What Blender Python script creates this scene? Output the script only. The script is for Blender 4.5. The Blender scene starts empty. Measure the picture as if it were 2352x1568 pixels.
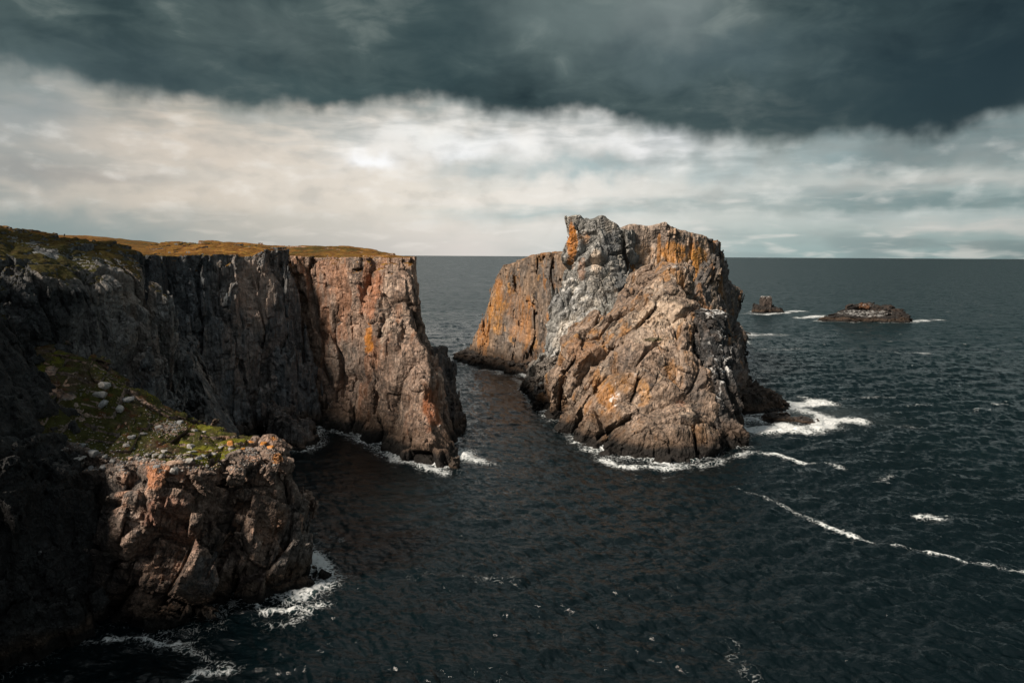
import bpy, math, time
import numpy as np
from concurrent.futures import ThreadPoolExecutor
from mathutils import Matrix, Vector

T0 = time.time()
scene = bpy.context.scene
COL = scene.collection

# ------------------------------------------------------------------ camera
CAM_H = 50.0
FPX = 1568.0                      # focal length for a 2352 px wide picture (24 mm on 36 mm)
PITCH = math.atan((784 - 587.5) / FPX)
ROLL = math.radians(0.32)
cam_d = bpy.data.cameras.new("camera")
cam_d.lens = 24.0
cam_d.sensor_width = 36.0
cam_d.clip_start = 0.5
cam_d.clip_end = 120000.0
cam = bpy.data.objects.new("camera", cam_d)
COL.objects.link(cam)
_U = Vector((0, math.sin(PITCH), math.cos(PITCH)))
_F = Vector((0, math.cos(PITCH), -math.sin(PITCH)))
_X = Vector((1, 0, 0))
_r = _X * math.cos(ROLL) + _U * math.sin(ROLL)
_u = -_X * math.sin(ROLL) + _U * math.cos(ROLL)
_b = -_F
cam.matrix_world = Matrix(((_r.x, _u.x, _b.x, 0), (_r.y, _u.y, _b.y, 0), (_r.z, _u.z, _b.z, CAM_H), (0, 0, 0, 1)))
scene.camera = cam


def ray(px, py):
    x = (px - 1176) / FPX
    y = -(py - 784) / FPX
    d = _r * x + _u * y + _F
    return d.x / d.y, d.z / d.y


def W(px, py, z=0.0):
    a, b = ray(px, py)
    Y = (z - CAM_H) / b
    return (a * Y, Y)


def P(px, py, Y):
    a, b = ray(px, py)
    return (a * Y, Y, CAM_H + b * Y)


# ------------------------------------------------------------------ light
SUN_DIR = Vector((-0.74, -0.56, 0.72)).normalized()     # towards the sun: behind the camera, to the left
sun_d = bpy.data.lights.new("sun", 'SUN')
sun_d.energy = 3.3
sun_d.angle = math.radians(9)
sun_d.color = (1.0, 0.87, 0.74)
sun = bpy.data.objects.new("sun", sun_d)
sun.rotation_euler = SUN_DIR.to_track_quat('Z', 'Y').to_euler()
sun.location = (-60, -60, 120)
COL.objects.link(sun)
SUN_EL = math.asin(SUN_DIR.z)
SUN_ROT = math.atan2(SUN_DIR.x, SUN_DIR.y)

scene.view_settings.view_transform = 'Standard'
scene.view_settings.look = 'None'
scene.view_settings.gamma = 1.0
scene.view_settings.exposure = 0.9
scene.view_settings.use_curve_mapping = False


# ------------------------------------------------------------------ node helper
class NT:
    def __init__(self, tree):
        self.t = tree
        self.n = tree.nodes
        self.l = tree.links

    def node(self, typ, **kw):
        nd = self.n.new(typ)
        for k, v in kw.items():
            setattr(nd, k, v)
        return nd

    def put(self, sock, v):
        if v is None:
            return
        if isinstance(v, bpy.types.NodeSocket):
            self.l.new(v, sock)
        else:
            if isinstance(v, (tuple, list)) and len(v) == 3 and sock.type == 'RGBA':
                v = (*v, 1.0)
            sock.default_value = v

    def m(self, op, a, b=None, c=None, clamp=False):
        nd = self.node('ShaderNodeMath', operation=op)
        nd.use_clamp = clamp
        self.put(nd.inputs[0], a)
        if b is not None:
            self.put(nd.inputs[1], b)
        if c is not None:
            self.put(nd.inputs[2], c)
        return nd.outputs[0]

    def mix(self, fac, a, b, blend='MIX'):
        nd = self.node('ShaderNodeMix', data_type='RGBA', blend_type=blend)
        self.put(nd.inputs[0], fac)
        self.put(nd.inputs[6], a)
        self.put(nd.inputs[7], b)
        return nd.outputs[2]

    def noise(self, vec, scale, detail=4.0, rough=0.55, dist=0.0):
        nd = self.node('ShaderNodeTexNoise')
        self.put(nd.inputs['Vector'], vec)
        nd.inputs['Scale'].default_value = scale
        nd.inputs['Detail'].default_value = detail
        nd.inputs['Roughness'].default_value = rough
        nd.inputs['Distortion'].default_value = dist
        return nd.outputs['Fac']

    def smooth(self, v, lo, hi, a=0.0, b=1.0):
        nd = self.node('ShaderNodeMapRange', interpolation_type='SMOOTHSTEP')
        self.put(nd.inputs[0], v)
        self.put(nd.inputs[1], lo)
        self.put(nd.inputs[2], hi)
        self.put(nd.inputs[3], a)
        self.put(nd.inputs[4], b)
        return nd.outputs[0]

    def lin(self, v, lo, hi, a=0.0, b=1.0):
        nd = self.node('ShaderNodeMapRange')
        self.put(nd.inputs[0], v)
        self.put(nd.inputs[1], lo)
        self.put(nd.inputs[2], hi)
        self.put(nd.inputs[3], a)
        self.put(nd.inputs[4], b)
        return nd.outputs[0]

    def mapping(self, vec, scale=(1, 1, 1), rot=(0, 0, 0), loc=(0, 0, 0)):
        nd = self.node('ShaderNodeMapping')
        self.put(nd.inputs[0], vec)
        nd.inputs['Scale'].default_value = scale
        nd.inputs['Rotation'].default_value = rot
        nd.inputs['Location'].default_value = loc
        return nd.outputs[0]

    def curve(self, v, pts, lo, hi, vlo, vhi):
        """piecewise smooth function of v, points (x, y)"""
        nd = self.node('ShaderNodeFloatCurve')
        c = nd.mapping.curves[0]
        pts = sorted(pts)
        q = [((x - lo) / (hi - lo), (y - vlo) / (vhi - vlo)) for x, y in pts]
        while len(c.points) < len(q):
            c.points.new(0.5, 0.5)
        for p, (x, y) in zip(c.points, q):
            p.location = (x, y)
        nd.mapping.update()
        self.put(nd.inputs[1], self.lin(v, lo, hi))
        return self.lin(nd.outputs[0], 0.0, 1.0, vlo, vhi)

    def ramp(self, v, stops):
        nd = self.node('ShaderNodeValToRGB')
        e = nd.color_ramp.elements
        while len(e) < len(stops):
            e.new(0.5)
        for el, (p, c) in zip(e, stops):
            el.position = p
            el.color = (*c, 1.0)
        self.put(nd.inputs[0], v)
        return nd.outputs[0]


def srgb(r, g, b):
    f = lambda c: c / 12.92 if c <= 0.04045 else ((c + 0.055) / 1.055) ** 2.4
    return tuple(f(c / 255.0) for c in (r, g, b))


# ------------------------------------------------------------------ sky
EXPO = 2.0 ** -scene.view_settings.exposure


def sk(r, g, b):
    return tuple(c * EXPO for c in srgb(r, g, b))


def skydir(px, py):
    a, b = ray(px, py)
    d = Vector((a, 1, b)).normalized()
    return math.degrees(math.atan2(d.x, d.y)), math.degrees(math.asin(d.z))


world = bpy.data.worlds.new("World")
scene.world = world
world.use_nodes = True
wn = NT(world.node_tree)
wn.n.clear()
tc = wn.node('ShaderNodeTexCoord')
sep = wn.node('ShaderNodeSeparateXYZ')
wn.l.new(tc.outputs['Generated'], sep.inputs[0])
dx, dy, dz = sep.outputs
az = wn.m('MULTIPLY', wn.m('ARCTAN2', dx, dy), 57.29578)
el = wn.m('MULTIPLY', wn.m('ARCSINE', dz), 57.29578)
# plane-projected cloud coordinates for the deck overhead, angular ones for the distant clouds
comb = wn.node('ShaderNodeCombineXYZ')
wn.put(comb.inputs[0], wn.m('MULTIPLY', az, 0.05))
wn.put(comb.inputs[1], wn.m('MULTIPLY', el, 0.05))
comb.inputs[2].default_value = 3.7
ang = comb.outputs[0]
comb2 = wn.node('ShaderNodeCombineXYZ')
wn.put(comb2.inputs[0], wn.m('MULTIPLY', az, 0.05))
wn.put(comb2.inputs[1], wn.m('MULTIPLY', el, 0.22))
comb2.inputs[2].default_value = 1.1
str_ = comb2.outputs[0]
den = wn.m('ADD', wn.m('MAXIMUM', dz, 0.0), 0.10)
comb3 = wn.node('ShaderNodeCombineXYZ')
wn.put(comb3.inputs[0], wn.m('DIVIDE', dx, den))
wn.put(comb3.inputs[1], wn.m('DIVIDE', dy, den))
deck = comb3.outputs[0]

# lower bright band: colour by azimuth and height
band_az = wn.ramp(wn.lin(az, -40, 40), [
    (0.0, sk(184, 180, 172)), (0.2, sk(216, 204, 189)), (0.40, sk(232, 224, 212)), (0.55, sk(236, 231, 223)),
    (0.72, sk(210, 212, 206)), (0.86, sk(172, 184, 181)), (1.0, sk(150, 168, 167))])
hor_az = wn.ramp(wn.lin(az, -40, 40), [
    (0.0, sk(126, 146, 147)), (0.25, sk(178, 178, 173)), (0.45, sk(218, 212, 206)), (0.6, sk(204, 209, 206)),
    (0.75, sk(158, 178, 177)), (1.0, sk(134, 156, 155))])
band = wn.mix(wn.smooth(el, 0.0, 4.5), hor_az, band_az)
n_soft = wn.noise(ang, 4.5, 5, 0.5, 0.5)
n_str = wn.noise(str_, 2.6, 3, 0.45, 0.3)
n_str2 = wn.noise(wn.mapping(str_, loc=(5, 2, 3)), 5.0, 3, 0.5, 0.3)
# grey-blue stratus streaks, stronger to the right and low on the left
str_amt = wn.curve(az, [(-40, 0.75), (-25, 0.28), (-8, 0.15), (5, 0.45), (18, 0.62), (28, 0.9), (40, 1.0)], -40, 40, 0, 1)
streak = wn.m('MULTIPLY', wn.smooth(n_str, 0.46, 0.66), str_amt)
grey_c = wn.ramp(wn.lin(az, -40, 40), [(0.0, sk(128, 138, 140)), (0.5, sk(168, 184, 184)), (1.0, sk(112, 130, 131))])
band = wn.mix(wn.m('MULTIPLY', streak, 0.85), band, grey_c)
lite = wn.m('MULTIPLY', wn.smooth(n_str2, 0.52, 0.72), wn.lin(az, -40, 40, 0.35, 0.7))
band = wn.mix(lite, band, wn.ramp(wn.lin(az, -40, 40), [(0.0, sk(216, 203, 188)), (0.5, sk(236, 232, 226)), (1.0, sk(205, 206, 200))]))
band = wn.mix(wn.m('MULTIPLY', wn.smooth(n_soft, 0.5, 0.7), 0.22), band, sk(190, 186, 178))


def spot(px, py, rx, ry, warp=1.2):
    """soft elongated patch of sky around one direction"""
    a0, e0 = skydir(px, py)
    da = wn.m('DIVIDE', wn.m('SUBTRACT', az_w if ry > 0.85 else az_s, a0), rx)
    de = wn.m('DIVIDE', wn.m('SUBTRACT', el_w if ry > 0.85 else el_s, e0), ry)
    r2 = wn.m('ADD', wn.m('MULTIPLY', da, da), wn.m('MULTIPLY', de, de))
    return wn.m('EXPONENT', wn.m('MULTIPLY', r2, -1.0))


wz_a = wn.noise(ang, 6.0, 3, 0.5)
wz_b = wn.noise(wn.mapping(ang, loc=(3, 7, 1)), 7.0, 3, 0.5)
az_w = wn.m('ADD', az, wn.lin(wz_a, 0, 1, -3.2, 3.2))
el_w = wn.m('ADD', el, wn.lin(wz_b, 0, 1, -2.2, 2.2))
az_s = wn.m('ADD', az, wn.lin(wz_a, 0, 1, -3.5, 3.5))
el_s = wn.m('ADD', el, wn.m('ADD', wn.lin(wz_b, 0, 1, -0.6, 0.6), wn.lin(n_str2, 0.2, 0.8, -0.5, 0.5)))
for (px, py, rx, ry, s, c) in [
    (1130, 325, 10, 1.4, 0.85, (252, 252, 250)), (1510, 335, 4.2, 1.3, 1.0, (255, 255, 255)), (1080, 352, 3, 0.9, 0.9, (255, 255, 255)),
    (850, 372, 2.2, 0.9, 1.0, (255, 255, 255)), (1370, 275, 3.5, 0.7, 0.7, (250, 248, 244)),
    (980, 310, 6, 1.2, 0.5, (240, 240, 236)), (600, 420, 7, 1.6, 0.45, (228, 220, 208)),
    (1330, 360, 6.5, 1.2, 0.85, (206, 206, 202)), (1360, 388, 5.0, 0.9, 0.9, (168, 186, 187)), (1110, 395, 3.2, 0.8, 0.8, (176, 188, 188)), (1660, 395, 2.6, 1.4, 0.8, (176, 190, 190)), (1730, 380, 5, 1.2, 0.4, (190, 198, 196)),
    (1250, 490, 9, 0.55, 0.55, (158, 180, 182)), (2200, 466, 12, 0.6, 0.75, (104, 128, 130)), (1950, 478, 6, 0.4, 0.5, (130, 150, 150)), (1750, 470, 9, 0.3, 0.5, (150, 166, 166)), (2100, 425, 8, 0.3, 0.5, (140, 154, 154)), (1850, 440, 7, 0.3, 0.45, (152, 166, 166)),
    (2140, 350, 7, 1.3, 0.8, (106, 124, 124)), (2290, 310, 5, 1.2, 0.6, (96, 116, 118)), (1080, 240, 5.5, 0.9, 0.7, (128, 144, 144)), (820, 245, 3, 0.7, 0.3, (190, 185, 175)), (2250, 345, 4, 0.8, 0.5, (160, 168, 166)), (1900, 345, 4, 1.6, 0.6, (150, 170, 172)),
    (2200, 410, 10, 0.6, 0.6, (205, 203, 196)), (2260, 522, 6, 0.6, 0.7, (210, 206, 200)), (2050, 500, 9, 0.5, 0.5, (190, 198, 196)),
    (30, 400, 4, 0.9, 0.6, (128, 138, 140)), (180, 400, 5, 0.6, 0.5, (160, 155, 150)), (60, 520, 10, 1.3, 0.7, (128, 148, 150)),
    (300, 230, 12, 1.2, 0.4, (190, 184, 168)), (40, 250, 4, 2.6, 0.7, (140, 152, 155)),
]:
    f = wn.m('MULTIPLY', spot(px, py, rx, ry), s)
    band = wn.mix(f, band, sk(c[0], c[1], c[2]))

puff = wn.noise(wn.mapping(ang, scale=(1.0, 1.9, 1), loc=(2, 9, 4)), 6.5, 5, 0.5, 0.0)
pm = wn.m('MULTIPLY', wn.smooth(el, 1.0, 5.0), 0.5)
band = wn.mix(wn.m('MULTIPLY', wn.smooth(puff, 0.50, 0.72), pm), band, wn.mix(0.45, band, (0.62, 0.60, 0.565)))
band = wn.mix(wn.m('MULTIPLY', wn.smooth(puff, 0.50, 0.30), pm), band, wn.mix(0.5, band, sk(150, 152, 148)))
# the dark deck: its lower edge follows the photograph's, as a function of azimuth
edge_px = [(-150, 250), (0, 150), (90, 160), (230, 190), (400, 205), (550, 226), (700, 246), (770, 258), (850, 230), (960, 222), (1080, 230), (1220, 238),
           (1350, 246), (1450, 275), (1600, 306), (1750, 318), (1900, 311), (2050, 300), (2200, 285), (2352, 245), (2480, 225)]
edge_pts = [skydir(*p) for p in edge_px]
edge_pts = [(-60, edge_pts[0][1] - 1.0)] + edge_pts + [(60, edge_pts[-1][1])]
edge = wn.curve(az, edge_pts, -60, 60, 5, 22)
e_n1 = wn.lin(wn.noise(ang, 4.2, 4.5, 0.52, 0.0), 0, 1, -2.1, 2.1)
e_n2 = wn.lin(wn.noise(ang, 2.6, 3, 0.5), 0, 1, -0.6, 0.6)
el_d = wn.m('ADD', el, wn.m('ADD', e_n1, e_n2))
dlt = wn.m('SUBTRACT', wn.m('ADD', el_d, 0.35), edge)
mask = wn.smooth(dlt, -0.75, 0.95)
veil = wn.m('MULTIPLY', wn.smooth(wn.m('ADD', dlt, wn.lin(n_str2, 0.3, 0.7, -1.5, 1.5)), -3.2, 1.0), 0.55)
d_n = wn.noise(wn.mapping(deck, scale=(0.55, 0.30, 1), rot=(0, 0, 0.5)), 1.9, 4, 0.45, 0.25)
d_n2 = wn.noise(ang, 2.3, 4, 0.5, 0.2)
d_n3 = wn.noise(wn.mapping(ang, scale=(1.0, 2.4, 1), rot=(0, 0, 0.30)), 4.2, 6, 0.55, 0.5)
deck_c = wn.ramp(wn.m('ADD', wn.m('MULTIPLY', d_n, 0.40), wn.m('ADD', wn.m('MULTIPLY', d_n2, 0.3), wn.m('MULTIPLY', d_n3, 0.3))), [
    (0.37, sk(29, 44, 45)), (0.46, sk(51, 67, 67)), (0.54, sk(76, 91, 89)), (0.64, sk(130, 140, 134))])
for (px, py, rx, ry, s, c) in [
    (2270, 200, 9, 4.5, 0.95, (20, 38, 42)), (1900, 250, 12, 2.6, 0.7, (36, 55, 58)), (1330, 40, 8, 3.2, 0.6, (116, 130, 128)),
    (1560, 20, 4, 3.0, 0.55, (138, 148, 146)), (1010, 90, 5, 6.0, 0.55, (46, 66, 68)), (620, 70, 5, 2, 0.4, (92, 104, 102)), (730, 215, 7, 1.5, 0.55, (54, 75, 76)), (1640, 130, 8, 2, 0.5, (80, 98, 102)),
    (350, 180, 9, 2.6, 0.5, (60, 76, 79)), (20, 190, 5, 2.4, 0.5, (100, 118, 120)),
]:
    deck_c = wn.mix(wn.m('MULTIPLY', spot(px, py, rx, ry), s), deck_c, sk(*c))
col = wn.mix(veil, band, wn.mix(0.5, deck_c, sk(150, 165, 165)))
col = wn.mix(mask, col, deck_c)
# the lighter rift in the deck goes on above the top of the picture
rift = wn.m('MULTIPLY', wn.smooth(el, 20.5, 27.0), wn.smooth(el, 58.0, 40.0))
ra = wn.m('DIVIDE', wn.m('ADD', az, wn.m('ADD', wn.lin(wz_a, 0, 1, -6, 6), 1.0)), 16.0)
rift = wn.m('MULTIPLY', rift, wn.m('EXPONENT', wn.m('MULTIPLY', wn.m('MULTIPLY', ra, ra), -1.0)))
col = wn.mix(wn.m('MULTIPLY', rift, 0.9), col, (0.52, 0.55, 0.55))
# behind the camera the overcast is thinner and pale
back = wn.smooth(dy, 0.45, -0.55)
col = wn.mix(wn.m('MULTIPLY', back, wn.smooth(dz, -0.05, 0.3)), col, (0.125, 0.138, 0.145))
col = wn.mix(wn.m('MULTIPLY', wn.smooth(el, 56, 80), wn.smooth(dy, 0.35, 0.0)), col, (0.36, 0.365, 0.36))
# a trace of the physical clear sky through the overcast
nish = wn.node('ShaderNodeTexSky', sky_type='NISHITA')
nish.sun_disc = False
nish.sun_elevation = SUN_EL
nish.sun_rotation = SUN_ROT
nmul = wn.mix(1.0, nish.outputs[0], (0.05, 0.05, 0.05), 'MULTIPLY')
col = wn.mix(0.04, col, nmul)
col = wn.mix(wn.smooth(el, -1.5, -0.4, 1.0, 0.0), col, sk(30, 48, 52))
bg = wn.node('ShaderNodeBackground')
wn.put(bg.inputs[0], col)
bg.inputs[1].default_value = 1.0
wo = wn.node('ShaderNodeOutputWorld')
wn.l.new(bg.outputs[0], wo.inputs[0])


# ------------------------------------------------------------------ numpy noise
U32 = np.uint32


def _hash(ix, iy, iz, seed):
    h = ix * U32(374761393) + iy * U32(668265263) + iz * U32(2246822519) + U32((seed * 3266489917 + 12345) & 0xffffffff)
    h ^= h >> U32(13)
    h *= U32(1274126177)
    h ^= h >> U32(16)
    h *= U32(2654435761)
    h ^= h >> U32(15)
    return h


def _f01(h):
    return (h >> U32(8)).astype(np.float32) * np.float32(1 / 16777216.0)


def vnoise(x, y, z, seed=0):
    fx, fy, fz = np.floor(x), np.floor(y), np.floor(z)
    ix, iy, iz = (f.astype(np.int32).astype(U32) for f in (fx, fy, fz))
    tx, ty, tz = x - fx, y - fy, z - fz
    tx = tx * tx * (3 - 2 * tx)
    ty = ty * ty * (3 - 2 * ty)
    tz = tz * tz * (3 - 2 * tz)
    o = U32(1)
    r = []
    for a in (0, 1):
        for b in (0, 1):
            c0 = _f01(_hash(ix + U32(a), iy + U32(b), iz, seed))
            c1 = _f01(_hash(ix + U32(a), iy + U32(b), iz + o, seed))
            r.append(c0 + (c1 - c0) * tz)
    p0 = r[0] + (r[1] - r[0]) * ty
    p1 = r[2] + (r[3] - r[2]) * ty
    return (p0 + (p1 - p0) * tx) * 2 - 1


def fbm(x, y, z, oct=4, seed=0, gain=0.5):
    s = 0.0
    a = 1.0
    t = 0.0
    for i in range(oct):
        s = s + a * vnoise(x, y, z, seed + i * 17)
        t += a
        a *= gain
        x, y, z = x * 2.03 + 3.1, y * 2.03 + 1.7, z * 2.03 + 5.3
    return s / t


def cells(x, y, z, seed=0, tilt=False):
    """jittered-grid Voronoi: per-cell random value, second random, and F2-F1"""
    bx, by, bz = np.floor(x - 0.5), np.floor(y - 0.5), np.floor(z - 0.5)
    f1 = np.full(x.shape, 9.0, np.float32)
    f2 = np.full(x.shape, 9.0, np.float32)
    hid = np.zeros(x.shape, U32)
    ox = np.zeros(x.shape, np.float32)
    oy, oz = ox.copy(), ox.copy()
    for a in (0, 1):
        for b in (0, 1):
            for c in (0, 1):
                cx, cy, cz = bx + a, by + b, bz + c
                h = _hash(cx.astype(np.int32).astype(U32), cy.astype(np.int32).astype(U32), cz.astype(np.int32).astype(U32), seed)
                jx = (h & U32(1023)).astype(np.float32) * np.float32(0.8 / 1023) + 0.1
                jy = ((h >> U32(10)) & U32(1023)).astype(np.float32) * np.float32(0.8 / 1023) + 0.1
                jz = ((h >> U32(20)) & U32(1023)).astype(np.float32) * np.float32(0.8 / 1023) + 0.1
                d = (cx + jx - x) ** 2 + (cy + jy - y) ** 2 + (cz + jz - z) ** 2
                closer = d < f1
                f2 = np.where(closer, f1, np.minimum(f2, d))
                f1 = np.where(closer, d, f1)
                hid = np.where(closer, h, hid)
                ox = np.where(closer, x - cx - jx, ox)
                oy = np.where(closer, y - cy - jy, oy)
                oz = np.where(closer, z - cz - jz, oz)
    h2 = hid * U32(2246822519)
    h2 ^= h2 >> U32(13)
    h3 = h2 * U32(3266489917)
    h3 ^= h3 >> U32(15)
    if tilt:
        g = (((h3 & U32(255)).astype(np.float32) / 127.5 - 1) * ox + (((h3 >> U32(8)) & U32(255)).astype(np.float32) / 127.5 - 1) * oy
             + (((h3 >> U32(16)) & U32(255)).astype(np.float32) / 127.5 - 1) * oz)
        return _f01(h2), g, np.sqrt(f2) - np.sqrt(f1)
    return _f01(h2), _f01(h3), np.sqrt(f2) - np.sqrt(f1)


def joints(u, v, w, seed):
    """blocks cut by three sets of irregular joint planes: block offset (many flush), and a slight tilt"""
    def cut(c, k):
        return c + 0.75 * vnoise(c * 0.61, np.full_like(c, 0.5 + k), np.full_like(c, 0.5), seed + 7 + k)
    v = cut(v, 0)
    iv = np.floor(v)
    hv = _f01(_hash(iv.astype(np.int32).astype(U32), iv.astype(np.int32).astype(U32) * U32(0), iv.astype(np.int32).astype(U32) * U32(0), seed + 1))
    u = cut(u + hv * 3.7, 1)
    iu = np.floor(u)
    hu = _f01(_hash(iu.astype(np.int32).astype(U32), iv.astype(np.int32).astype(U32), iv.astype(np.int32).astype(U32) * U32(0), seed + 2))
    w = cut(w + hu * 5.3, 2)
    iw = np.floor(w)
    h = _hash(iu.astype(np.int32).astype(U32), iv.astype(np.int32).astype(U32), iw.astype(np.int32).astype(U32), seed + 3)
    r = _f01(h)
    val = np.where(r > 0.62, (r - 0.62) / 0.38, np.where(r < 0.30, -(0.30 - r) / 0.30, 0.0)).astype(np.float32) * 0.62
    h2 = h * U32(2246822519)
    h2 ^= h2 >> U32(13)
    g = (((h2 & U32(255)).astype(np.float32) / 127.5 - 1) * (u - iu - 0.5) + (((h2 >> U32(8)) & U32(255)).astype(np.float32) / 127.5 - 1) * (w - iw - 0.5)
         + 0.6 * (((h2 >> U32(16)) & U32(255)).astype(np.float32) / 127.5 - 1) * (v - iv - 0.5))
    e = np.minimum(np.minimum(np.minimum(u - iu, iu + 1 - u), np.minimum(v - iv, iv + 1 - v)), np.minimum(w - iw, iw + 1 - w))
    return val, g, e


def sstep(x, a, b):
    t = np.clip((x - a) / (b - a), 0, 1)
    return t * t * (3 - 2 * t)


def poly_sdf(poly, X, Y):
    """signed distance to a polygon in plan, negative inside"""
    n = len(poly)
    d = np.full(X.shape, 1e9, np.float32)
    s = np.ones(X.shape, np.float32)
    for i in range(n):
        ax, ay = poly[i]
        bx, by = poly[i - 1]
        ex, ey = bx - ax, by - ay
        wx, wy = X - ax, Y - ay
        t = np.clip((wx * ex + wy * ey) / (ex * ex + ey * ey), 0, 1)
        d = np.minimum(d, (wx - ex * t) ** 2 + (wy - ey * t) ** 2)
        c1 = Y >= ay
        c2 = Y < by
        c3 = ex * wy > ey * wx
        flip = (c1 & c2 & c3) | (~c1 & ~c2 & ~c3)
        s = np.where(flip, -s, s)
    return (s * np.sqrt(d)).astype(np.float32)


# ------------------------------------------------------------------ rock builder
def frame(strike_deg, dip_deg, pitch_deg=0.0):
    """rows: strike, normal of the foliation, down-dip direction"""
    a = math.radians(strike_deg)
    s = Vector((math.cos(a), math.sin(a), 0))
    nrm = Vector((-math.sin(a), math.cos(a), 0))
    up = Vector((0, 0, 1))
    d = math.radians(dip_deg)
    n = nrm * math.sin(d) + up * math.cos(d)
    w = n.cross(s)
    if pitch_deg:
        p = math.radians(pitch_deg)
        s, w = s * math.cos(p) + w * math.sin(p), -s * math.sin(p) + w * math.cos(p)
    return np.array([s[:], n[:], w[:]], np.float32)


class Rock:
    def __init__(self, **k):
        self.__dict__.update(dict(levels=None, top=None, h=0.4, frame=frame(20, 80), aniso=(1.0, 0.55, 2.2),
                                  scales=((9, 2.6), (4, 1.5), (1.7, 0.8), (0.8, 0.4)), crack=0.5, lump=1.2, top_calm=0.35, z0=-2.0,
                                  seed=1, palette=None, ztop=None, pad=3.5, warp=0.35, ledge=0.0, ledge_h=5.0, tilt=1.0, calm=None))
        self.__dict__.update(k)

    def disp(self, x, y, z, coarse=False):
        R = self.frame
        wx = vnoise(x * 0.11, y * 0.11, z * 0.11, self.seed + 900)
        wy = vnoise(x * 0.11 + 9, y * 0.11, z * 0.11, self.seed + 901)
        u = R[0, 0] * x + R[0, 1] * y + R[0, 2] * z + wx * 1.1
        v = R[1, 0] * x + R[1, 1] * y + R[1, 2] * z + wy * 1.1
        w = R[2, 0] * x + R[2, 1] * y + R[2, 2] * z + wx * 0.8
        d = self.lump * (wx + 0.5 * vnoise(x * 0.3, y * 0.3, z * 0.3, self.seed + 902))
        for i, (s, a) in enumerate(self.scales):
            if coarse and s < 3.0:
                break
            if i > 0:
                r1, r2, edge = joints(u / (s * self.aniso[0]) + 7.3 * i, v / (s * self.aniso[1]), w / (s * self.aniso[2]), self.seed + i * 31)
                d = d + a * (r1 + 0.55 * self.tilt * r2)
                if self.crack:
                    d = d + self.crack * a * (1 - np.minimum(edge / 0.10, 1.0)) * 0.5
                continue
            r1, r2, edge = cells(u / (s * self.aniso[0]) + 7.3 * i, v / (s * self.aniso[1]), w / (s * self.aniso[2]), self.seed + i * 31, True)
            d = d + a * ((r1 - 0.5) * 1.15 + self.tilt * r2)
            if self.crack:
                d = d + self.crack * a * (1 - np.minimum(edge / 0.13, 1.0)) * 0.8
        if self.ledge:
            zz = z / self.ledge_h + 0.35 * wx + 0.6 * wy
            d = d + self.ledge * (np.abs((zz - np.floor(zz)) - 0.5) - 0.25) * 2
        return d

    def base(self, ix, iy, z):
        zl = self.zl
        k = np.clip(np.searchsorted(zl, z, side='right') - 1, 0, len(zl) - 2)
        t = np.clip((z - zl[k]) / (zl[k + 1] - zl[k]), 0, 1).astype(np.float32)
        side = self.D[k, ix, iy] * (1 - t) + self.D[k + 1, ix, iy] * t
        tp = (z - self.T[ix, iy]) * 0.9
        return side * 0.92, tp

    def evaluate(self, ix, iy, iz, coarse=False):
        x = self.ox + ix * self.h
        y = self.oy + iy * self.h
        z = self.oz + iz * self.h
        x, y, z = x.astype(np.float32), y.astype(np.float32), z.astype(np.float32)
        side, tp = self.base(ix, iy, z)
        D = self.disp(x, y, z, coarse)
        if self.calm is not None:
            D = D * self.calm(x, y, z)
        return np.maximum(side + D, tp + self.top_calm * D)

    def run(self):
        h = self.h
        pts = np.array([p for _, pl in self.levels for p in pl])
        pad = self.pad
        B = 4
        lo = pts.min(0) - pad
        hi = pts.max(0) + pad
        if getattr(self, 'clip', None):
            lo = np.maximum(lo, self.clip[:2])
            hi = np.minimum(hi, self.clip[2:])
        self.ox, self.oy, self.oz = lo[0], lo[1], self.z0
        nb = [int(math.ceil((hi[0] - lo[0]) / (h * B))), int(math.ceil((hi[1] - lo[1]) / (h * B))), int(math.ceil((self.ztop - self.z0) / (h * B)))]
        nx, ny, nz = (b * B + 1 for b in nb)
        gx = (lo[0] + np.arange(nx) * h).astype(np.float32)
        gy = (lo[1] + np.arange(ny) * h).astype(np.float32)
        X, Y = np.meshgrid(gx, gy, indexing='ij')
        self.zl = np.array([z for z, _ in self.levels], np.float32)
        self.D = np.stack([poly_sdf(pl, X, Y) for _, pl in self.levels])
        self.T = np.broadcast_to(np.asarray(self.top(X, Y), np.float32), X.shape)
        ci = [np.arange(b + 1) * B for b in nb]
        I, J, K = np.meshgrid(*ci, indexing='ij')
        C = self.evaluate(I.ravel(), J.ravel(), K.ravel(), True).reshape(I.shape).astype(np.float32)
        mn = C[:-1, :-1, :-1]
        mx = mn
        for a in (0, 1):
            for b in (0, 1):
                for c in (0, 1):
                    q = C[a:a + nb[0], b:b + nb[1], c:c + nb[2]]
                    mn = np.minimum(mn, q)
                    mx = np.maximum(mx, q)
        small = sum(a for s, a in self.scales if s < 3.0) * 0.9 + 0.25
        big = sum(a for s, a in self.scales if s >= 3.0) * 0.35
        mar = small + big
        sel = (mn < mar) & (mx > -mar)
        F = np.repeat(np.repeat(np.repeat(C[:-1, :-1, :-1], B, 0), B, 1), B, 2)
        F = np.pad(F, ((0, 1), (0, 1), (0, 1)), mode='edge')
        bi = np.argwhere(sel)
        off = np.stack(np.meshgrid(range(B), range(B), range(B), indexing='ij'), -1).reshape(-1, 3)
        CH = 12000
        for s in range(0, len(bi), CH):
            q = (bi[s:s + CH, None, :] * B + off[None]).reshape(-1, 3)
            F[q[:, 0], q[:, 1], q[:, 2]] = self.evaluate(q[:, 0], q[:, 1], q[:, 2])
        # waterline slice for the foam
        k0 = min(max(int(round((0.0 - self.z0) / h)), 0), F.shape[2] - 1)
        self.slice0 = (F[:, :, k0].copy(), lo[0], lo[1], h)
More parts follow.
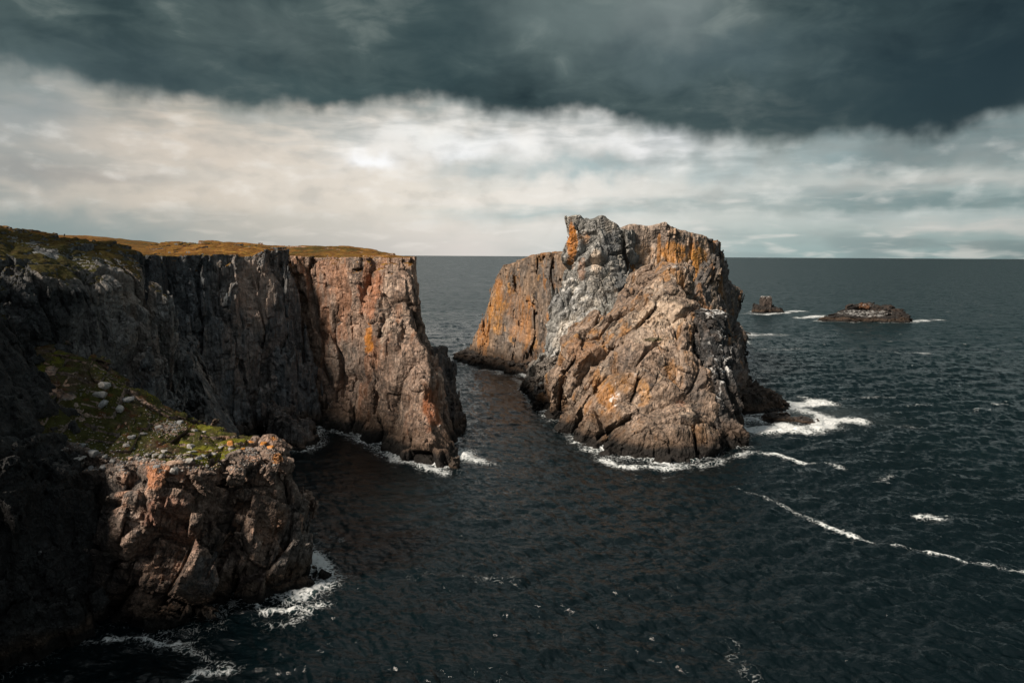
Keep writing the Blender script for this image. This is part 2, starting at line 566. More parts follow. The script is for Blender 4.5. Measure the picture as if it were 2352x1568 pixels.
        self.verts, self.faces = surface_nets(F, (self.ox, self.oy, self.oz), h)
        return self


def surface_nets(F, org, h):
    s = F < 0
    cnt = np.zeros([n - 1 for n in F.shape], np.uint8)
    for a in (0, 1):
        for b in (0, 1):
            for c in (0, 1):
                cnt += s[a:a + cnt.shape[0], b:b + cnt.shape[1], c:c + cnt.shape[2]]
    act = (cnt > 0) & (cnt < 8)
    ijk = np.argwhere(act).astype(np.int32)
    idx = np.full(cnt.shape, -1, np.int32)
    idx[act] = np.arange(len(ijk))
    i, j, k = ijk.T
    cor = [(a, b, c) for a in (0, 1) for b in (0, 1) for c in (0, 1)]
    val = np.stack([F[i + a, j + b, k + c] for a, b, c in cor])
    P_ = np.zeros((len(ijk), 3), np.float32)
    N_ = np.zeros(len(ijk), np.float32)
    for e0 in range(8):
        for ax in range(3):
            if cor[e0][ax] == 0:
                o = list(cor[e0])
                o[ax] = 1
                e1 = cor.index(tuple(o))
                fa, fb = val[e0], val[e1]
                cr = (fa < 0) != (fb < 0)
                t = np.where(cr, fa / np.where(cr, fa - fb, 1), 0)
                p = np.zeros((len(ijk), 3), np.float32)
                for q in range(3):
                    p[:, q] = cor[e0][q]
                p[:, ax] = t
                P_ += p * cr[:, None]
                N_ += cr
    V = (ijk + P_ / N_[:, None]) * h + np.array(org, np.float32)
    faces = []
    for ax in range(3):
        sl0 = [slice(None)] * 3
        sl1 = [slice(None)] * 3
        sl0[ax] = slice(0, -1)
        sl1[ax] = slice(1, None)
        a = s[tuple(sl0)]
        b = s[tuple(sl1)]
        cr = a != b
        o1, o2 = [q for q in range(3) if q != ax]
        e = np.argwhere(cr)
        e = e[(e[:, o1] > 0) & (e[:, o2] > 0) & (e[:, o1] < F.shape[o1] - 1) & (e[:, o2] < F.shape[o2] - 1)]
        inside_first = a[e[:, 0], e[:, 1], e[:, 2]]

        def cell(d1, d2):
            q = e.copy()
            q[:, o1] -= d1
            q[:, o2] -= d2
            return idx[q[:, 0], q[:, 1], q[:, 2]]
        quad = np.stack([cell(1, 1), cell(0, 1), cell(0, 0), cell(1, 0)], 1)
        if ax == 1:
            inside_first = ~inside_first
        quad[~inside_first] = quad[~inside_first][:, ::-1]
        faces.append(quad)
    return V.astype(np.float32), np.concatenate(faces).astype(np.int32)


def vert_normals(V, Fq):
    n = np.cross(V[Fq[:, 2]] - V[Fq[:, 0]], V[Fq[:, 3]] - V[Fq[:, 1]])
    N = np.zeros_like(V)
    for c in range(4):
        for q in range(3):
            N[:, q] += np.bincount(Fq[:, c], n[:, q], minlength=len(V)).astype(np.float32)
    N /= np.maximum(np.linalg.norm(N, axis=1, keepdims=True), 1e-9)
    fn = n / np.maximum(np.linalg.norm(n, axis=1, keepdims=True), 1e-9)
    return N, fn


def mesh_object(name, V, F, mats, parent=None, color=None, smooth=True, fmat=None, attrs=None):
    me = bpy.data.meshes.new(name)
    k = F.shape[1]
    me.vertices.add(len(V))
    me.vertices.foreach_set('co', np.ascontiguousarray(V, np.float32).ravel())
    me.loops.add(F.size)
    me.loops.foreach_set('vertex_index', np.ascontiguousarray(F, np.int32).ravel())
    me.polygons.add(len(F))
    me.polygons.foreach_set('loop_start', np.arange(0, F.size, k, dtype=np.int32))
    if smooth:
        me.polygons.foreach_set('use_smooth', np.ones(len(F), bool))
    for m in (mats if isinstance(mats, (list, tuple)) else [mats]):
        me.materials.append(m)
    if fmat is not None:
        me.polygons.foreach_set('material_index', fmat.astype(np.int32))
    if color is not None:
        a = me.attributes.new('Col', 'FLOAT_COLOR', 'POINT')
        c = np.ones((len(V), 4), np.float32)
        c[:, :3] = color
        a.data.foreach_set('color', c.ravel())
    for an, av in (attrs or {}).items():
        a = me.attributes.new(an, 'FLOAT', 'POINT')
        a.data.foreach_set('value', av.astype(np.float32))
    me.update(calc_edges=True)
    o = bpy.data.objects.new(name, me)
    COL.objects.link(o)
    if parent is not None:
        o.parent = parent
        o.matrix_parent_inverse = Matrix.Translation(-parent.location)
    return o


def compact(V, F, *arrs):
    used = np.zeros(len(V), bool)
    used[F.ravel()] = True
    mp = np.cumsum(used) - 1
    return (V[used], mp[F].astype(np.int32)) + tuple(a[used] for a in arrs)


def tag(o, label=None, cat=None, group=None, kind=None):
    if label:
        o['label'] = label
    if cat:
        o['category'] = cat
    if group:
        o['group'] = group
    if kind:
        o['kind'] = kind
    return o


def empty(name, loc=(0, 0, 0)):
    o = bpy.data.objects.new(name, None)
    o.location = loc
    o.empty_display_size = 1.0
    COL.objects.link(o)
    return o
#SPLIT1
# ------------------------------------------------------------------ materials
def rock_material(name, bump=0.5, fine=1.0, rough=0.82, crack_scale=0.55):
    mt = bpy.data.materials.new(name)
    mt.use_nodes = True
    t = NT(mt.node_tree)
    t.n.clear()
    geo = t.node('ShaderNodeNewGeometry')
    pos = geo.outputs['Position']
    at = t.node('ShaderNodeAttribute', attribute_name='Col')
    c = at.outputs['Color']
    n1 = t.noise(pos, 0.9 * fine, 8, 0.62, 0.4)
    n2 = t.noise(t.mapping(pos, scale=(1.6, 1.6, 0.35), rot=(0.25, 0.1, 0)), 1.3 * fine, 6, 0.6, 0.3)
    n3 = t.noise(pos, 6.0 * fine, 5, 0.65)
    vo = t.node('ShaderNodeTexVoronoi', feature='DISTANCE_TO_EDGE')
    wv = t.node('ShaderNodeVectorMath', operation='ADD')
    nzc = t.node('ShaderNodeTexNoise')
    t.put(nzc.inputs['Vector'], pos)
    nzc.inputs['Scale'].default_value = 0.8
    nzc.inputs['Detail'].default_value = 4
    t.put(wv.inputs[0], t.mapping(pos, scale=(1.0, 1.0, 0.5), rot=(0.3, 0.2, 0.4)))
    t.put(wv.inputs[1], nzc.outputs['Color'])
    t.put(vo.inputs['Vector'], wv.outputs[0])
    vo.inputs['Scale'].default_value = crack_scale
    crack = t.smooth(vo.outputs['Distance'], 0.0, 0.055)
    f = t.m('ADD', t.lin(n1, 0.25, 0.75, 0.62, 1.36), t.lin(n3, 0.2, 0.8, -0.22, 0.22))
    f = t.m('MULTIPLY', f, t.lin(n2, 0.25, 0.75, 0.72, 1.24))
    hsv = t.node('ShaderNodeHueSaturation')
    t.put(hsv.inputs['Color'], c)
    t.put(hsv.inputs['Value'], f)
    t.put(hsv.inputs['Saturation'], t.lin(n1, 0.3, 0.7, 1.1, 0.85))
    bs = t.node('ShaderNodeBsdfPrincipled')
    t.put(bs.inputs['Base Color'], hsv.outputs[0])
    bs.inputs['Roughness'].default_value = rough
    bs.inputs['Specular IOR Level'].default_value = 0.3
    fv = []
    for sc_, k_ in ((0.9, 0.75), (2.4, 0.32)):
        vv = t.node('ShaderNodeTexVoronoi', feature='F1', distance='MANHATTAN')
        t.put(vv.inputs['Vector'], wv.outputs[0])
        vv.inputs['Scale'].default_value = sc_ * fine
        fv.append(t.m('MULTIPLY', vv.outputs['Distance'], k_ / fine))
        if sc_ < 1:
            sepc = t.node('ShaderNodeSeparateColor')
            t.l.new(vv.outputs['Color'], sepc.inputs[0])
            t.put(hsv.inputs['Value'], t.m('MULTIPLY', f, t.lin(sepc.outputs[0], 0, 1, 0.78, 1.22)))
    hgt = t.m('ADD', t.m('MULTIPLY', n1, 0.45), t.m('MULTIPLY', n3, 0.14))
    hgt = t.m('ADD', hgt, t.m('ADD', fv[0], fv[1]))
    hgt = t.m('ADD', hgt, t.m('MULTIPLY', crack, 0.35))
    bp = t.node('ShaderNodeBump')
    bp.inputs['Strength'].default_value = bump
    bp.inputs['Distance'].default_value = 1.0
    t.put(bp.inputs['Height'], hgt)
    t.put(bs.inputs['Normal'], bp.outputs[0])
    out = t.node('ShaderNodeOutputMaterial')
    t.l.new(bs.outputs[0], out.inputs[0])
    return mt


def turf_material(name, bump=0.8, sc=1.0):
    mt = bpy.data.materials.new(name)
    mt.use_nodes = True
    t = NT(mt.node_tree)
    t.n.clear()
    geo = t.node('ShaderNodeNewGeometry')
    pos = geo.outputs['Position']
    at = t.node('ShaderNodeAttribute', attribute_name='Col')
    n1 = t.noise(pos, 0.55 * sc, 6, 0.65, 0.3)
    n2 = t.noise(pos, 3.2 * sc, 6, 0.7)
    hsv = t.node('ShaderNodeHueSaturation')
    t.put(hsv.inputs['Color'], at.outputs['Color'])
    t.put(hsv.inputs['Hue'], t.lin(n1, 0.25, 0.75, 0.475, 0.53))
    t.put(hsv.inputs['Value'], t.m('MULTIPLY', t.lin(n1, 0.25, 0.75, 0.5, 1.45), t.lin(n2, 0.25, 0.75, 0.45, 1.5)))
    bs = t.node('ShaderNodeBsdfPrincipled')
    t.put(bs.inputs['Base Color'], hsv.outputs[0])
    bs.inputs['Roughness'].default_value = 0.95
    bs.inputs['Specular IOR Level'].default_value = 0.15
    bp = t.node('ShaderNodeBump')
    bp.inputs['Strength'].default_value = bump
    bp.inputs['Distance'].default_value = 0.6
    t.put(bp.inputs['Height'], t.m('ADD', n1, t.m('MULTIPLY', n2, 0.5)))
    t.put(bs.inputs['Normal'], bp.outputs[0])
    out = t.node('ShaderNodeOutputMaterial')
    t.l.new(bs.outputs[0], out.inputs[0])
    return mt


def plain_material(name, color, rough=0.7):
    mt = bpy.data.materials.new(name)
    mt.use_nodes = True
    t = NT(mt.node_tree)
    b = t.n['Principled BSDF']
    geo = t.node('ShaderNodeNewGeometry')
    nz = t.noise(geo.outputs['Position'], 14.0, 3)
    t.put(b.inputs['Base Color'], t.mix(nz, tuple(c * 0.8 for c in color), tuple(min(1, c * 1.2) for c in color)))
    b.inputs['Roughness'].default_value = rough
    return mt


M_ROCK = rock_material('weathered_rock', bump=0.65)
M_SLAB = rock_material('slab_rock', bump=0.4, crack_scale=0.3)
M_NEAR = rock_material('near_rock', bump=0.8, fine=1.5, crack_scale=0.9)
M_TURF = turf_material('clifftop_turf')
M_HEATH = turf_material('headland_heath', sc=2.2)
M_BOULDER = rock_material('boulder_rock', bump=0.25, fine=3.0, crack_scale=1.2)

# ------------------------------------------------------------------ rock colours (albedo, some light and shade painted in)
GREY = (0.190, 0.200, 0.205)
DGREY = (0.095, 0.105, 0.110)
TAN = (0.330, 0.235, 0.165)
PALE = (0.470, 0.390, 0.310)
BROWN = (0.210, 0.135, 0.095)
RUST = (0.300, 0.105, 0.040)
ORANGE = (0.500, 0.190, 0.025)
GREEN_GREY = (0.215, 0.225, 0.195)
WET = (0.016, 0.014, 0.012)
WHITE = (0.72, 0.72, 0.70)
BLUE = (0.110, 0.130, 0.140)


def mixc(c, col, m):
    return c + (np.asarray(col, np.float32) - c) * m[:, None]


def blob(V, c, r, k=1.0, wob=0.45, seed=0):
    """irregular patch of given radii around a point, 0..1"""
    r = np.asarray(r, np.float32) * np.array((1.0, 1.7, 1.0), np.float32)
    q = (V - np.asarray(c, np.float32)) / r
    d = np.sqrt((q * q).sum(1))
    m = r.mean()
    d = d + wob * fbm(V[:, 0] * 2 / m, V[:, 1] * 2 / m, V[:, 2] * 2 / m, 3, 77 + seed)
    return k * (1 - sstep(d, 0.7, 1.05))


def rock_color(rk, V, N):
    x, y, z = V.T
    p = rk.palette
    s = rk.seed
    c = np.tile(np.asarray(p['base'], np.float32), (len(V), 1))
    a = fbm(x * 0.07, y * 0.07, z * 0.05, 3, s + 200)
    b = fbm(x * 0.2, y * 0.2, z * 0.10, 4, s + 210)
    R = rk.frame
    u, v, w = (R[q, 0] * x + R[q, 1] * y + R[q, 2] * z for q in range(3))
    u, v, w = u + 1.1 * a, v + 1.1 * b, w + a
    r1, r2, e = joints(u / 2.4, v / 1.3, w / 4.2, s + 220)
    r3, r4, e3 = joints(u / 1.1, v / 0.6, w / 1.8, s + 230)
    r5, r6, e5 = cells(u / 1.6, v / 0.9, w / 2.2, s + 235)
    c = mixc(c, p['second'], sstep(a + 0.6 * b, -0.15, 0.45))
    c = mixc(c, p['third'], sstep(b - 0.5 * a + 0.5 * r1, 0.12, 0.5))
    tone = 1.0 + 0.55 * r1 + 0.15 * r2
    tone2 = 1.0 + 0.42 * r3 + 0.15 * r4
    c = c * (np.clip(tone * tone2, 0.35, 1.9) * (0.82 + 0.36 * r6))[:, None]
    # dark colour painted along some joints, imitating shade in fissures
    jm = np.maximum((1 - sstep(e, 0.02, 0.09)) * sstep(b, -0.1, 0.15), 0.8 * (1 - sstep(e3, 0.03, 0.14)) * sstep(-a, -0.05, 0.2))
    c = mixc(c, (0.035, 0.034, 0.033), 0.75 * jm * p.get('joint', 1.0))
    # mineral and lichen streaks running down the faces
    st = fbm(x * 0.55, y * 0.55, z * 0.07, 4, s + 240)
    grain = fbm(x * 1.1, y * 1.1, z * 0.6, 4, s + 255, 0.65)
    st2 = fbm(x * 0.16, y * 0.16, z * 0.09, 3, s + 250)
    for kind, amt, lo in p.get('streaks', ()):
        m = sstep(st * 0.7 + st2 * 0.8, lo, lo + 0.3) * amt
        c = mixc(c, kind, m)
    for i, (kind, ctr, rad, k) in enumerate(p.get('blobs', ())):  # lichen and rock tone patches
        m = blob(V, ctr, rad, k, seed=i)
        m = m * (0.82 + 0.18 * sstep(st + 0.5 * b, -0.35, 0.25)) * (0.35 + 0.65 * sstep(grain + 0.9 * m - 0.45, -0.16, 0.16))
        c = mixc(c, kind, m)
    for i, (ctr, rad, k) in enumerate(p.get('guano', ())):
        m = blob(V, ctr, rad, 1.0, seed=50 + i)
        g = np.maximum(sstep(N[:, 2], 0.35, 0.7), 0.8 * sstep(fbm(x * 1.3, y * 1.3, z * 0.2, 3, s + 260), 0.22, 0.4))
        c = mixc(c, WHITE, m * k * g * sstep(fbm(x * 0.9, y * 0.9, z * 0.9, 3, s + 270), -0.2, 0.2))
    wl = p.get('wet', 3.0)
    zz = z + 1.6 * fbm(x * 0.25, y * 0.25, z * 0.25, 3, s + 280) * min(1.0, wl / 2)
    br = (1 - sstep(zz, wl * 1.0, wl * 2.2))
    c = mixc(c, (0.075, 0.048, 0.030), br * 0.75)
    c = mixc(c, WET, 1 - sstep(zz, wl * 0.55, wl * 1.05))
    return np.clip(c, 0.004, 0.85) * p.get('gain', 1.0)


def turf_color(V, N, kind):
    x, y, z = V.T
    a = fbm(x * 0.05, y * 0.05, z * 0.05, 3, 411)
    b = fbm(x * 0.35, y * 0.35, z * 0.35, 4, 412)
    if kind == 'gold':
        c = np.tile(np.asarray((0.145, 0.068, 0.015), np.float32), (len(V), 1))
        c = mixc(c, (0.075, 0.052, 0.014), sstep(b + a, -0.05, 0.45))
        c = mixc(c, (0.25, 0.120, 0.028), sstep(b - a, 0.12, 0.5) * 0.8)
        d = 1 - sstep(y, 142, 168)
        c = mixc(c, (0.046, 0.042, 0.013), d * (0.8 + 0.15 * sstep(a, -0.2, 0.2)))
    else:
        c = np.tile(np.asarray((0.055, 0.054, 0.016), np.float32), (len(V), 1))
        c = mixc(c, (0.15, 0.145, 0.016), sstep(b + 0.5 * sstep(x, -52, -42) - 0.25, 0.0, 0.4))
        c = mixc(c, (0.085, 0.062, 0.038), sstep(a - b, 0.05, 0.4))
        c = mixc(c, (0.110, 0.035, 0.018), sstep(fbm(x * 0.6, y * 0.6, z, 3, 413) - 0.2 * a, 0.3, 0.5) * 0.7)
    return c


# ------------------------------------------------------------------ the rock masses
def xi(*pts):
    xs = [p[0] for p in pts]
    zs = [p[1] for p in pts]
    return lambda X, Y: np.interp(X, xs, zs)


def yi(*pts):
    xs = [p[0] for p in pts]
    zs = [p[1] for p in pts]
    return lambda X, Y: np.interp(Y, xs, zs)


def inland(X, Y):
    """height of the moor behind the cliff edges"""
    i = np.interp(-X, [20, 45, 60, 80, 110, 150, 220], [49.0, 50.2, 51.6, 52.2, 53.5, 55.6, 57.5])
    hump = 1.6 * np.exp(-(((X + 66) / 16) ** 2 + ((Y - 252) / 22) ** 2)) + 1.0 * np.exp(-(((X + 150) / 40) ** 2 + ((Y - 290) / 30) ** 2))
    return i + hump + 0.35 * np.sin(X * 0.11 + Y * 0.05) + 0.25 * np.sin(Y * 0.13 - X * 0.07)


rocks = {}
# --- far promontory
rocks['promontory'] = Rock(
    levels=[(-3, [(-59, 203), (-54.5, 196), (-46.7, 189.5), (-33.4, 171), (-24.7, 158), (-15.5, 155), (-11, 170), (-17, 200), (-38, 270), (-80, 305), (-130, 290), (-110, 235), (-76, 212)]),
            (0, [(-59, 204), (-54.5, 197), (-46.7, 191), (-33.4, 173), (-24.7, 160), (-16.5, 157), (-12.5, 170), (-19, 200), (-40, 270), (-80, 305), (-130, 290), (-110, 235), (-76, 212)]),
            (7, [(-60, 205), (-55.5, 199), (-48.5, 196), (-36, 181), (-27, 168), (-19.5, 163), (-17, 172), (-22, 200), (-41, 268), (-80, 305), (-130, 290), (-110, 235), (-77, 213)]),
            (25, [(-63, 207), (-59, 203), (-50, 199), (-38, 186), (-29.5, 177.5), (-24.2, 174.5), (-22.5, 181), (-29, 206), (-46, 265), (-85, 305), (-130, 290), (-110, 235), (-78, 214)]),
            (50, [(-66, 210), (-63, 205.5), (-52, 202), (-41, 196), (-33, 189), (-29.5, 187.5), (-28.3, 192), (-35, 214), (-48, 262), (-90, 305), (-130, 290), (-110, 235), (-80, 216)])],
    top=lambda X, Y: 49.4 + (inland(X, Y) - 49.4) * sstep(Y + 0.55 * X, 168, 208), ztop=57, h=0.27, clip=(-135, 150, 0, 300),
    frame=frame(-28, 82), aniso=(1.1, 0.75, 2.6), scales=((9, 2.4), (4.2, 1.1), (1.9, 0.5), (0.95, 0.22)), seed=3, lump=0.5, crack=0.8, top_calm=0.12, ledge=0.35, ledge_h=7.0,
    palette=dict(base=(0.30, 0.205, 0.150), second=(0.225, 0.165, 0.130), third=(0.34, 0.25, 0.19), wet=4.0,
                 streaks=(((0.30, 0.13, 0.06), 0.5, 0.12),),
                 blobs=[(ORANGE, P(840, 775, 184), (2.2, 3, 5.5), 0.95), ((0.40, 0.17, 0.085), P(845, 670, 190), (4.5, 5, 9), 0.75), (RUST, P(1000, 930, 166), (4, 6, 7), 0.9),
                        ((0.10, 0.095, 0.085), P(770, 830, 194), (9, 8, 9), 0.65), ((0.085, 0.08, 0.075), P(860, 870, 183), (6, 6, 4), 0.5), (PALE, P(880, 740, 181), (3.0, 4, 6), 0.6), ((0.36, 0.26, 0.2), P(930, 860, 172), (7, 6, 7), 0.6)]))
# --- dark wall between the two
rocks['dark_wall'] = Rock(
    levels=[(-3, [(-88, 150), (-84, 158), (-76, 167), (-64, 186), (-53, 193), (-53.5, 200), (-66, 212), (-110, 262), (-260, 330), (-260, 150)]),
            (6, [(-89, 152), (-85, 160), (-78, 168), (-66, 187), (-55.5, 194), (-56, 201), (-67, 212), (-110, 262), (-260, 330), (-260, 150)]),
            (25, [(-91, 155), (-87, 162), (-82, 170), (-70, 187), (-61.5, 194.5), (-61, 201), (-70, 213), (-112, 262), (-260, 330), (-260, 150)]),
            (50, [(-94, 156), (-90, 164), (-86.5, 173), (-76, 187), (-68.5, 195), (-67, 202), (-73, 214), (-114, 262), (-260, 330), (-260, 150)])],
    top=lambda X, Y: 49.6 + (inland(X, Y) - 49.6) * sstep(Y + 0.9 * X, 92, 160) - 1.2 * np.exp(-((X + 74.5) / 3.0) ** 2 - ((Y - 190) / 9.0) ** 2), ztop=62, h=0.29, clip=(-135, 140, -40, 300),
    frame=frame(48, 86), aniso=(0.8, 0.7, 4.5), scales=((8, 3.4), (3.8, 1.8), (1.7, 1.0), (0.9, 0.4)), seed=5, lump=0.6, crack=0.8, top_calm=0.12,
    palette=dict(base=(0.122, 0.133, 0.140), second=(0.185, 0.170, 0.158), third=(0.068, 0.077, 0.083), wet=3.0,
                 blobs=[((0.42, 0.325, 0.265), P(590, 680, 192), (5.5, 6, 13), 0.9), ((0.055, 0.060, 0.064), P(340, 680, 165), (7, 7, 16), 0.7), ((0.24, 0.21, 0.19), P(690, 860, 196), (3.5, 4, 10), 0.5)]))  # brown patch paints a lit strip; near-black patch the shaded left end
rocks['moor'] = Rock(
    levels=[(40, [(-96, 165), (-98, 200), (-110, 262), (-120, 330), (-330, 330), (-330, 150), (-130, 150)]), (60, [(-96, 166), (-98, 200), (-110, 262), (-120, 330), (-330, 330), (-330, 150), (-130, 150)])],
    top=lambda X, Y: np.interp(-X, [97, 110, 130, 150, 175, 205, 300], [49.5, 50.8, 52.3, 53.6, 56.0, 58, 60]) + 0.4 * np.sin(X * 0.09 + Y * 0.04), z0=44.0, ztop=64, h=0.8, scales=((9, 2.0), (4, 1.0)), seed=6, lump=1.0, top_calm=0.10,
    palette=dict(base=(0.10, 0.10, 0.10), second=(0.15, 0.128, 0.112), third=(0.06, 0.064, 0.068), wet=0.1))
rocks['fin'] = Rock(
    levels=[(-3, [(-80, 160), (-71, 149), (-63, 150), (-61, 157), (-66, 166), (-78, 172)]), (8, [(-79, 161), (-72, 151.5), (-66, 152), (-65, 158), (-70, 166), (-78, 171)]),
            (28, [(-80, 161), (-77, 156), (-74.5, 156.5), (-74.5, 160), (-77, 166), (-80, 170)])],
    top=xi((-80, 30), (-76.5, 27), (-73, 20), (-70, 14.5), (-66.5, 9), (-63, 1)), ztop=33, h=0.34, frame=frame(-35, 70), aniso=(1, 0.5, 3), scales=((5, 1.2), (2, 0.9), (0.9, 0.45)), seed=8, lump=0.5, pad=2,
    palette=dict(base=(0.13, 0.135, 0.135), second=(0.085, 0.09, 0.095), third=(0.22, 0.2, 0.18), wet=2.0))
rocks['outcrop'] = Rock(
    levels=[(-2, [(-66, 178), (-59, 171), (-53, 170.5), (-51.5, 177), (-55, 188), (-66, 190)]), (6, [(-66, 180), (-58.5, 174), (-55.3, 173.5), (-54.6, 177), (-57, 186), (-66, 188)])],
    top=xi((-66, 9), (-60, 6.5), (-58, 4.6), (-55.5, 4.2), (-54.5, 3.0), (-53, 0.8)), ztop=13, h=0.25, frame=frame(45, 80), aniso=(1, 0.6, 3), scales=((5, 2.0), (2.2, 1.5), (1.0, 0.7)), seed=9, lump=0.5, top_calm=0.9, pad=1.5,
    palette=dict(base=(0.13, 0.12, 0.115), second=(0.10, 0.10, 0.10), third=(0.17, 0.14, 0.12), wet=1.6))
# --- rough near cliff on the left, running back behind the camera
rocks['near_cliff'] = Rock(
    levels=[(-3, [(-70, 20), (-60, 62), (-62, 80), (-56, 86), (-57, 100), (-61, 124), (-65, 134), (-92, 158), (-230, 205), (-230, 20)]),
            (20, [(-90, 20), (-80, 62), (-70, 80), (-68, 90), (-66, 98), (-65.2, 112), (-64.2, 127), (-68, 135), (-92, 159), (-230, 205), (-230, 20)]),
            (36, [(-94, 20), (-86, 62), (-76, 82), (-72.5, 97), (-70, 112), (-66.8, 129.5), (-70, 137), (-94, 160), (-230, 205), (-230, 20)]),
            (44, [(-97, 20), (-89, 62), (-79, 84), (-75, 102), (-72.5, 118), (-70.5, 131), (-73, 139), (-96, 160), (-230, 205), (-230, 20)]),
            (52, [(-102, 20), (-94, 62), (-86, 84), (-80.5, 104), (-77, 120), (-75.5, 135), (-79, 144), (-100, 160), (-230, 205), (-230, 20)])],
    top=lambda X, Y: np.minimum(np.interp(-X, [66, 70, 73, 77, 82, 95, 118, 150, 200], [39, 42.5, 45.5, 48.3, 50.4, 52.8, 55.4, 57.4, 58.5]), 60) + 1.4 * sstep(Y, 112, 138) * (1 - sstep(-X, 84, 100)) * 0.9,
    ztop=63, h=0.24, clip=(-135, 56, -40, 210), frame=frame(80, 74, -12), aniso=(0.8, 0.8, 3.6), scales=((10, 4.2), (4.2, 2.8), (1.8, 1.7), (0.85, 0.7)), seed=13, lump=0.8, crack=0.9, top_calm=0.17, ledge=0.5, ledge_h=4.5,
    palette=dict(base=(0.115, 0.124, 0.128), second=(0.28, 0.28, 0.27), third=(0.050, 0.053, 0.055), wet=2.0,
                 blobs=[((0.045, 0.047, 0.047), P(40, 800, 96), (9, 14, 16), 0.9), ((0.26, 0.25, 0.235), P(270, 760, 126), (9, 12, 15), 0.85), ((0.36, 0.29, 0.235), P(310, 690, 132), (4.5, 6, 9), 0.8), ((0.25, 0.2, 0.165), P(350, 820, 128), (3.5, 6, 8), 0.6), ((0.24, 0.215, 0.19), P(220, 640, 120), (7, 9, 3.5), 0.6)]))  # near-black patch paints shade at left; pale patches paint light at right
# --- grassy headland in the foreground
rocks['headland'] = Rock(
    levels=[(-2, [(-60, 90), (-52.5, 89), (-48.5, 86), (-42, 88), (-41.6, 91), (-40.6, 96), (-39.6, 96), (-38.2, 93.5), (-31, 97.5), (-29.8, 101), (-36, 111), (-55, 120), (-72, 114), (-72, 84)]),
            (0, [(-60, 90.5), (-52.5, 89.0), (-48.5, 85.8), (-42.0, 87.9), (-41.7, 91.5), (-40.6, 96), (-39.6, 96), (-38.2, 94.0), (-31.2, 98.0), (-30.3, 101), (-36.5, 110), (-55, 119), (-72, 114), (-72, 84)]),
            (10, [(-60, 90.5), (-52.5, 89.2), (-49, 86.2), (-42.1, 88.0), (-41.8, 91.2), (-40.6, 95.6), (-39.7, 95.6), (-38.4, 92.7), (-32.4, 97.2), (-31.6, 101), (-37, 109), (-55, 116), (-72, 112), (-72, 84)]),
            (20.5, [(-60, 89), (-53.5, 88.2), (-50.5, 87.2), (-44, 88.6), (-42.4, 90.4), (-41, 93.6), (-40, 93.6), (-38.6, 92.4), (-34.6, 96.8), (-34.0, 101), (-40, 106.2), (-55, 110), (-72, 110), (-72, 83)]),
            (36, [(-63, 86), (-60, 88), (-60, 90), (-60, 92), (-60, 95), (-60, 97), (-60, 98), (-60, 101), (-60, 104), (-61, 106), (-74, 108), (-74, 84)])],
    top=lambda X, Y: np.interp(-X, [30, 33, 35, 44, 50, 54, 57, 61, 65, 70], [21.0, 21.5, 21.9, 22.3, 23.4, 25.0, 27.0, 30.5, 33.5, 35]) - np.interp(-X, [42, 50, 60, 66], [0.03, 0.12, 0.45, 0.5]) * np.maximum(102 - Y, 0) + 0.5 * np.exp(-((X + 36) / 1.8) ** 2 - ((Y - 98.5) / 2.2) ** 2),
    ztop=40, h=0.15, frame=frame(10, 62, 22), aniso=(1.0, 0.75, 1.5), scales=((6.5, 2.3), (2.8, 1.5), (1.3, 0.6), (0.65, 0.22)), seed=21, lump=0.35, top_calm=0.3, pad=3.0, ledge=0.2, ledge_h=3.2,
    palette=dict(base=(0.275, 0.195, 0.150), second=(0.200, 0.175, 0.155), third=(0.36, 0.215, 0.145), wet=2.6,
                 blobs=[((0.045, 0.043, 0.042), P(190, 1240, 88), (5.5, 6, 13), 0.95), ((0.44, 0.185, 0.085), P(330, 1095, 85), (4.5, 3, 2.6), 0.85), ((0.24, 0.11, 0.07), P(370, 1180, 86), (4, 3, 2.5), 0.6), ((0.27, 0.125, 0.08), P(430, 1240, 88), (3, 3, 2), 0.5),  # first patch paints the shaded left recess near-black
                        (ORANGE, P(605, 1020, 98), (1.4, 2.2, 0.9), 0.95), (ORANGE, P(640, 1050, 97), (1.0, 1.6, 1.0), 0.8), ((0.30, 0.155, 0.09), P(620, 1200, 97), (3, 3, 3), 0.6), (BLUE, P(470, 1310, 89), (3, 3, 3.5), 0.7), ((0.34, 0.31, 0.27), P(480, 1040, 92), (9, 3, 1.4), 0.7)]))
rocks['spur'] = Rock(
    levels=[(-3, [(-80, 66), (-63, 74), (-56, 82), (-54.5, 86), (-58, 97), (-80, 97)]), (14, [(-80, 67), (-64, 76), (-57.5, 83), (-56.5, 87), (-60, 97), (-80, 97)]), (28, [(-80, 69), (-66, 78), (-60.5, 84), (-59.5, 88), (-63, 96), (-80, 96)]), (43, [(-80, 72), (-71, 80), (-67, 85), (-66, 89), (-69, 95), (-80, 95)])],
    top=xi((-76, 43), (-71, 40), (-67, 33), (-63, 27), (-59, 23), (-56, 19)), ztop=48, h=0.22, clip=(-82, 58, -40, 110), frame=frame(60, 78, -10), aniso=(0.9, 0.6, 2.4), scales=((6, 2.2), (3, 1.7), (1.4, 1.0), (0.6, 0.5)), seed=26, lump=1.0, top_calm=0.8, pad=2.5,
    palette=dict(base=(0.034, 0.036, 0.036), second=(0.058, 0.052, 0.047), third=(0.022, 0.024, 0.025), wet=2.0, blobs=[((0.24, 0.2, 0.17), P(130, 860, 85), (3, 4, 2.2), 0.7)]))  # near-black tones stand in for shade; pale patch paints the sunlit edge
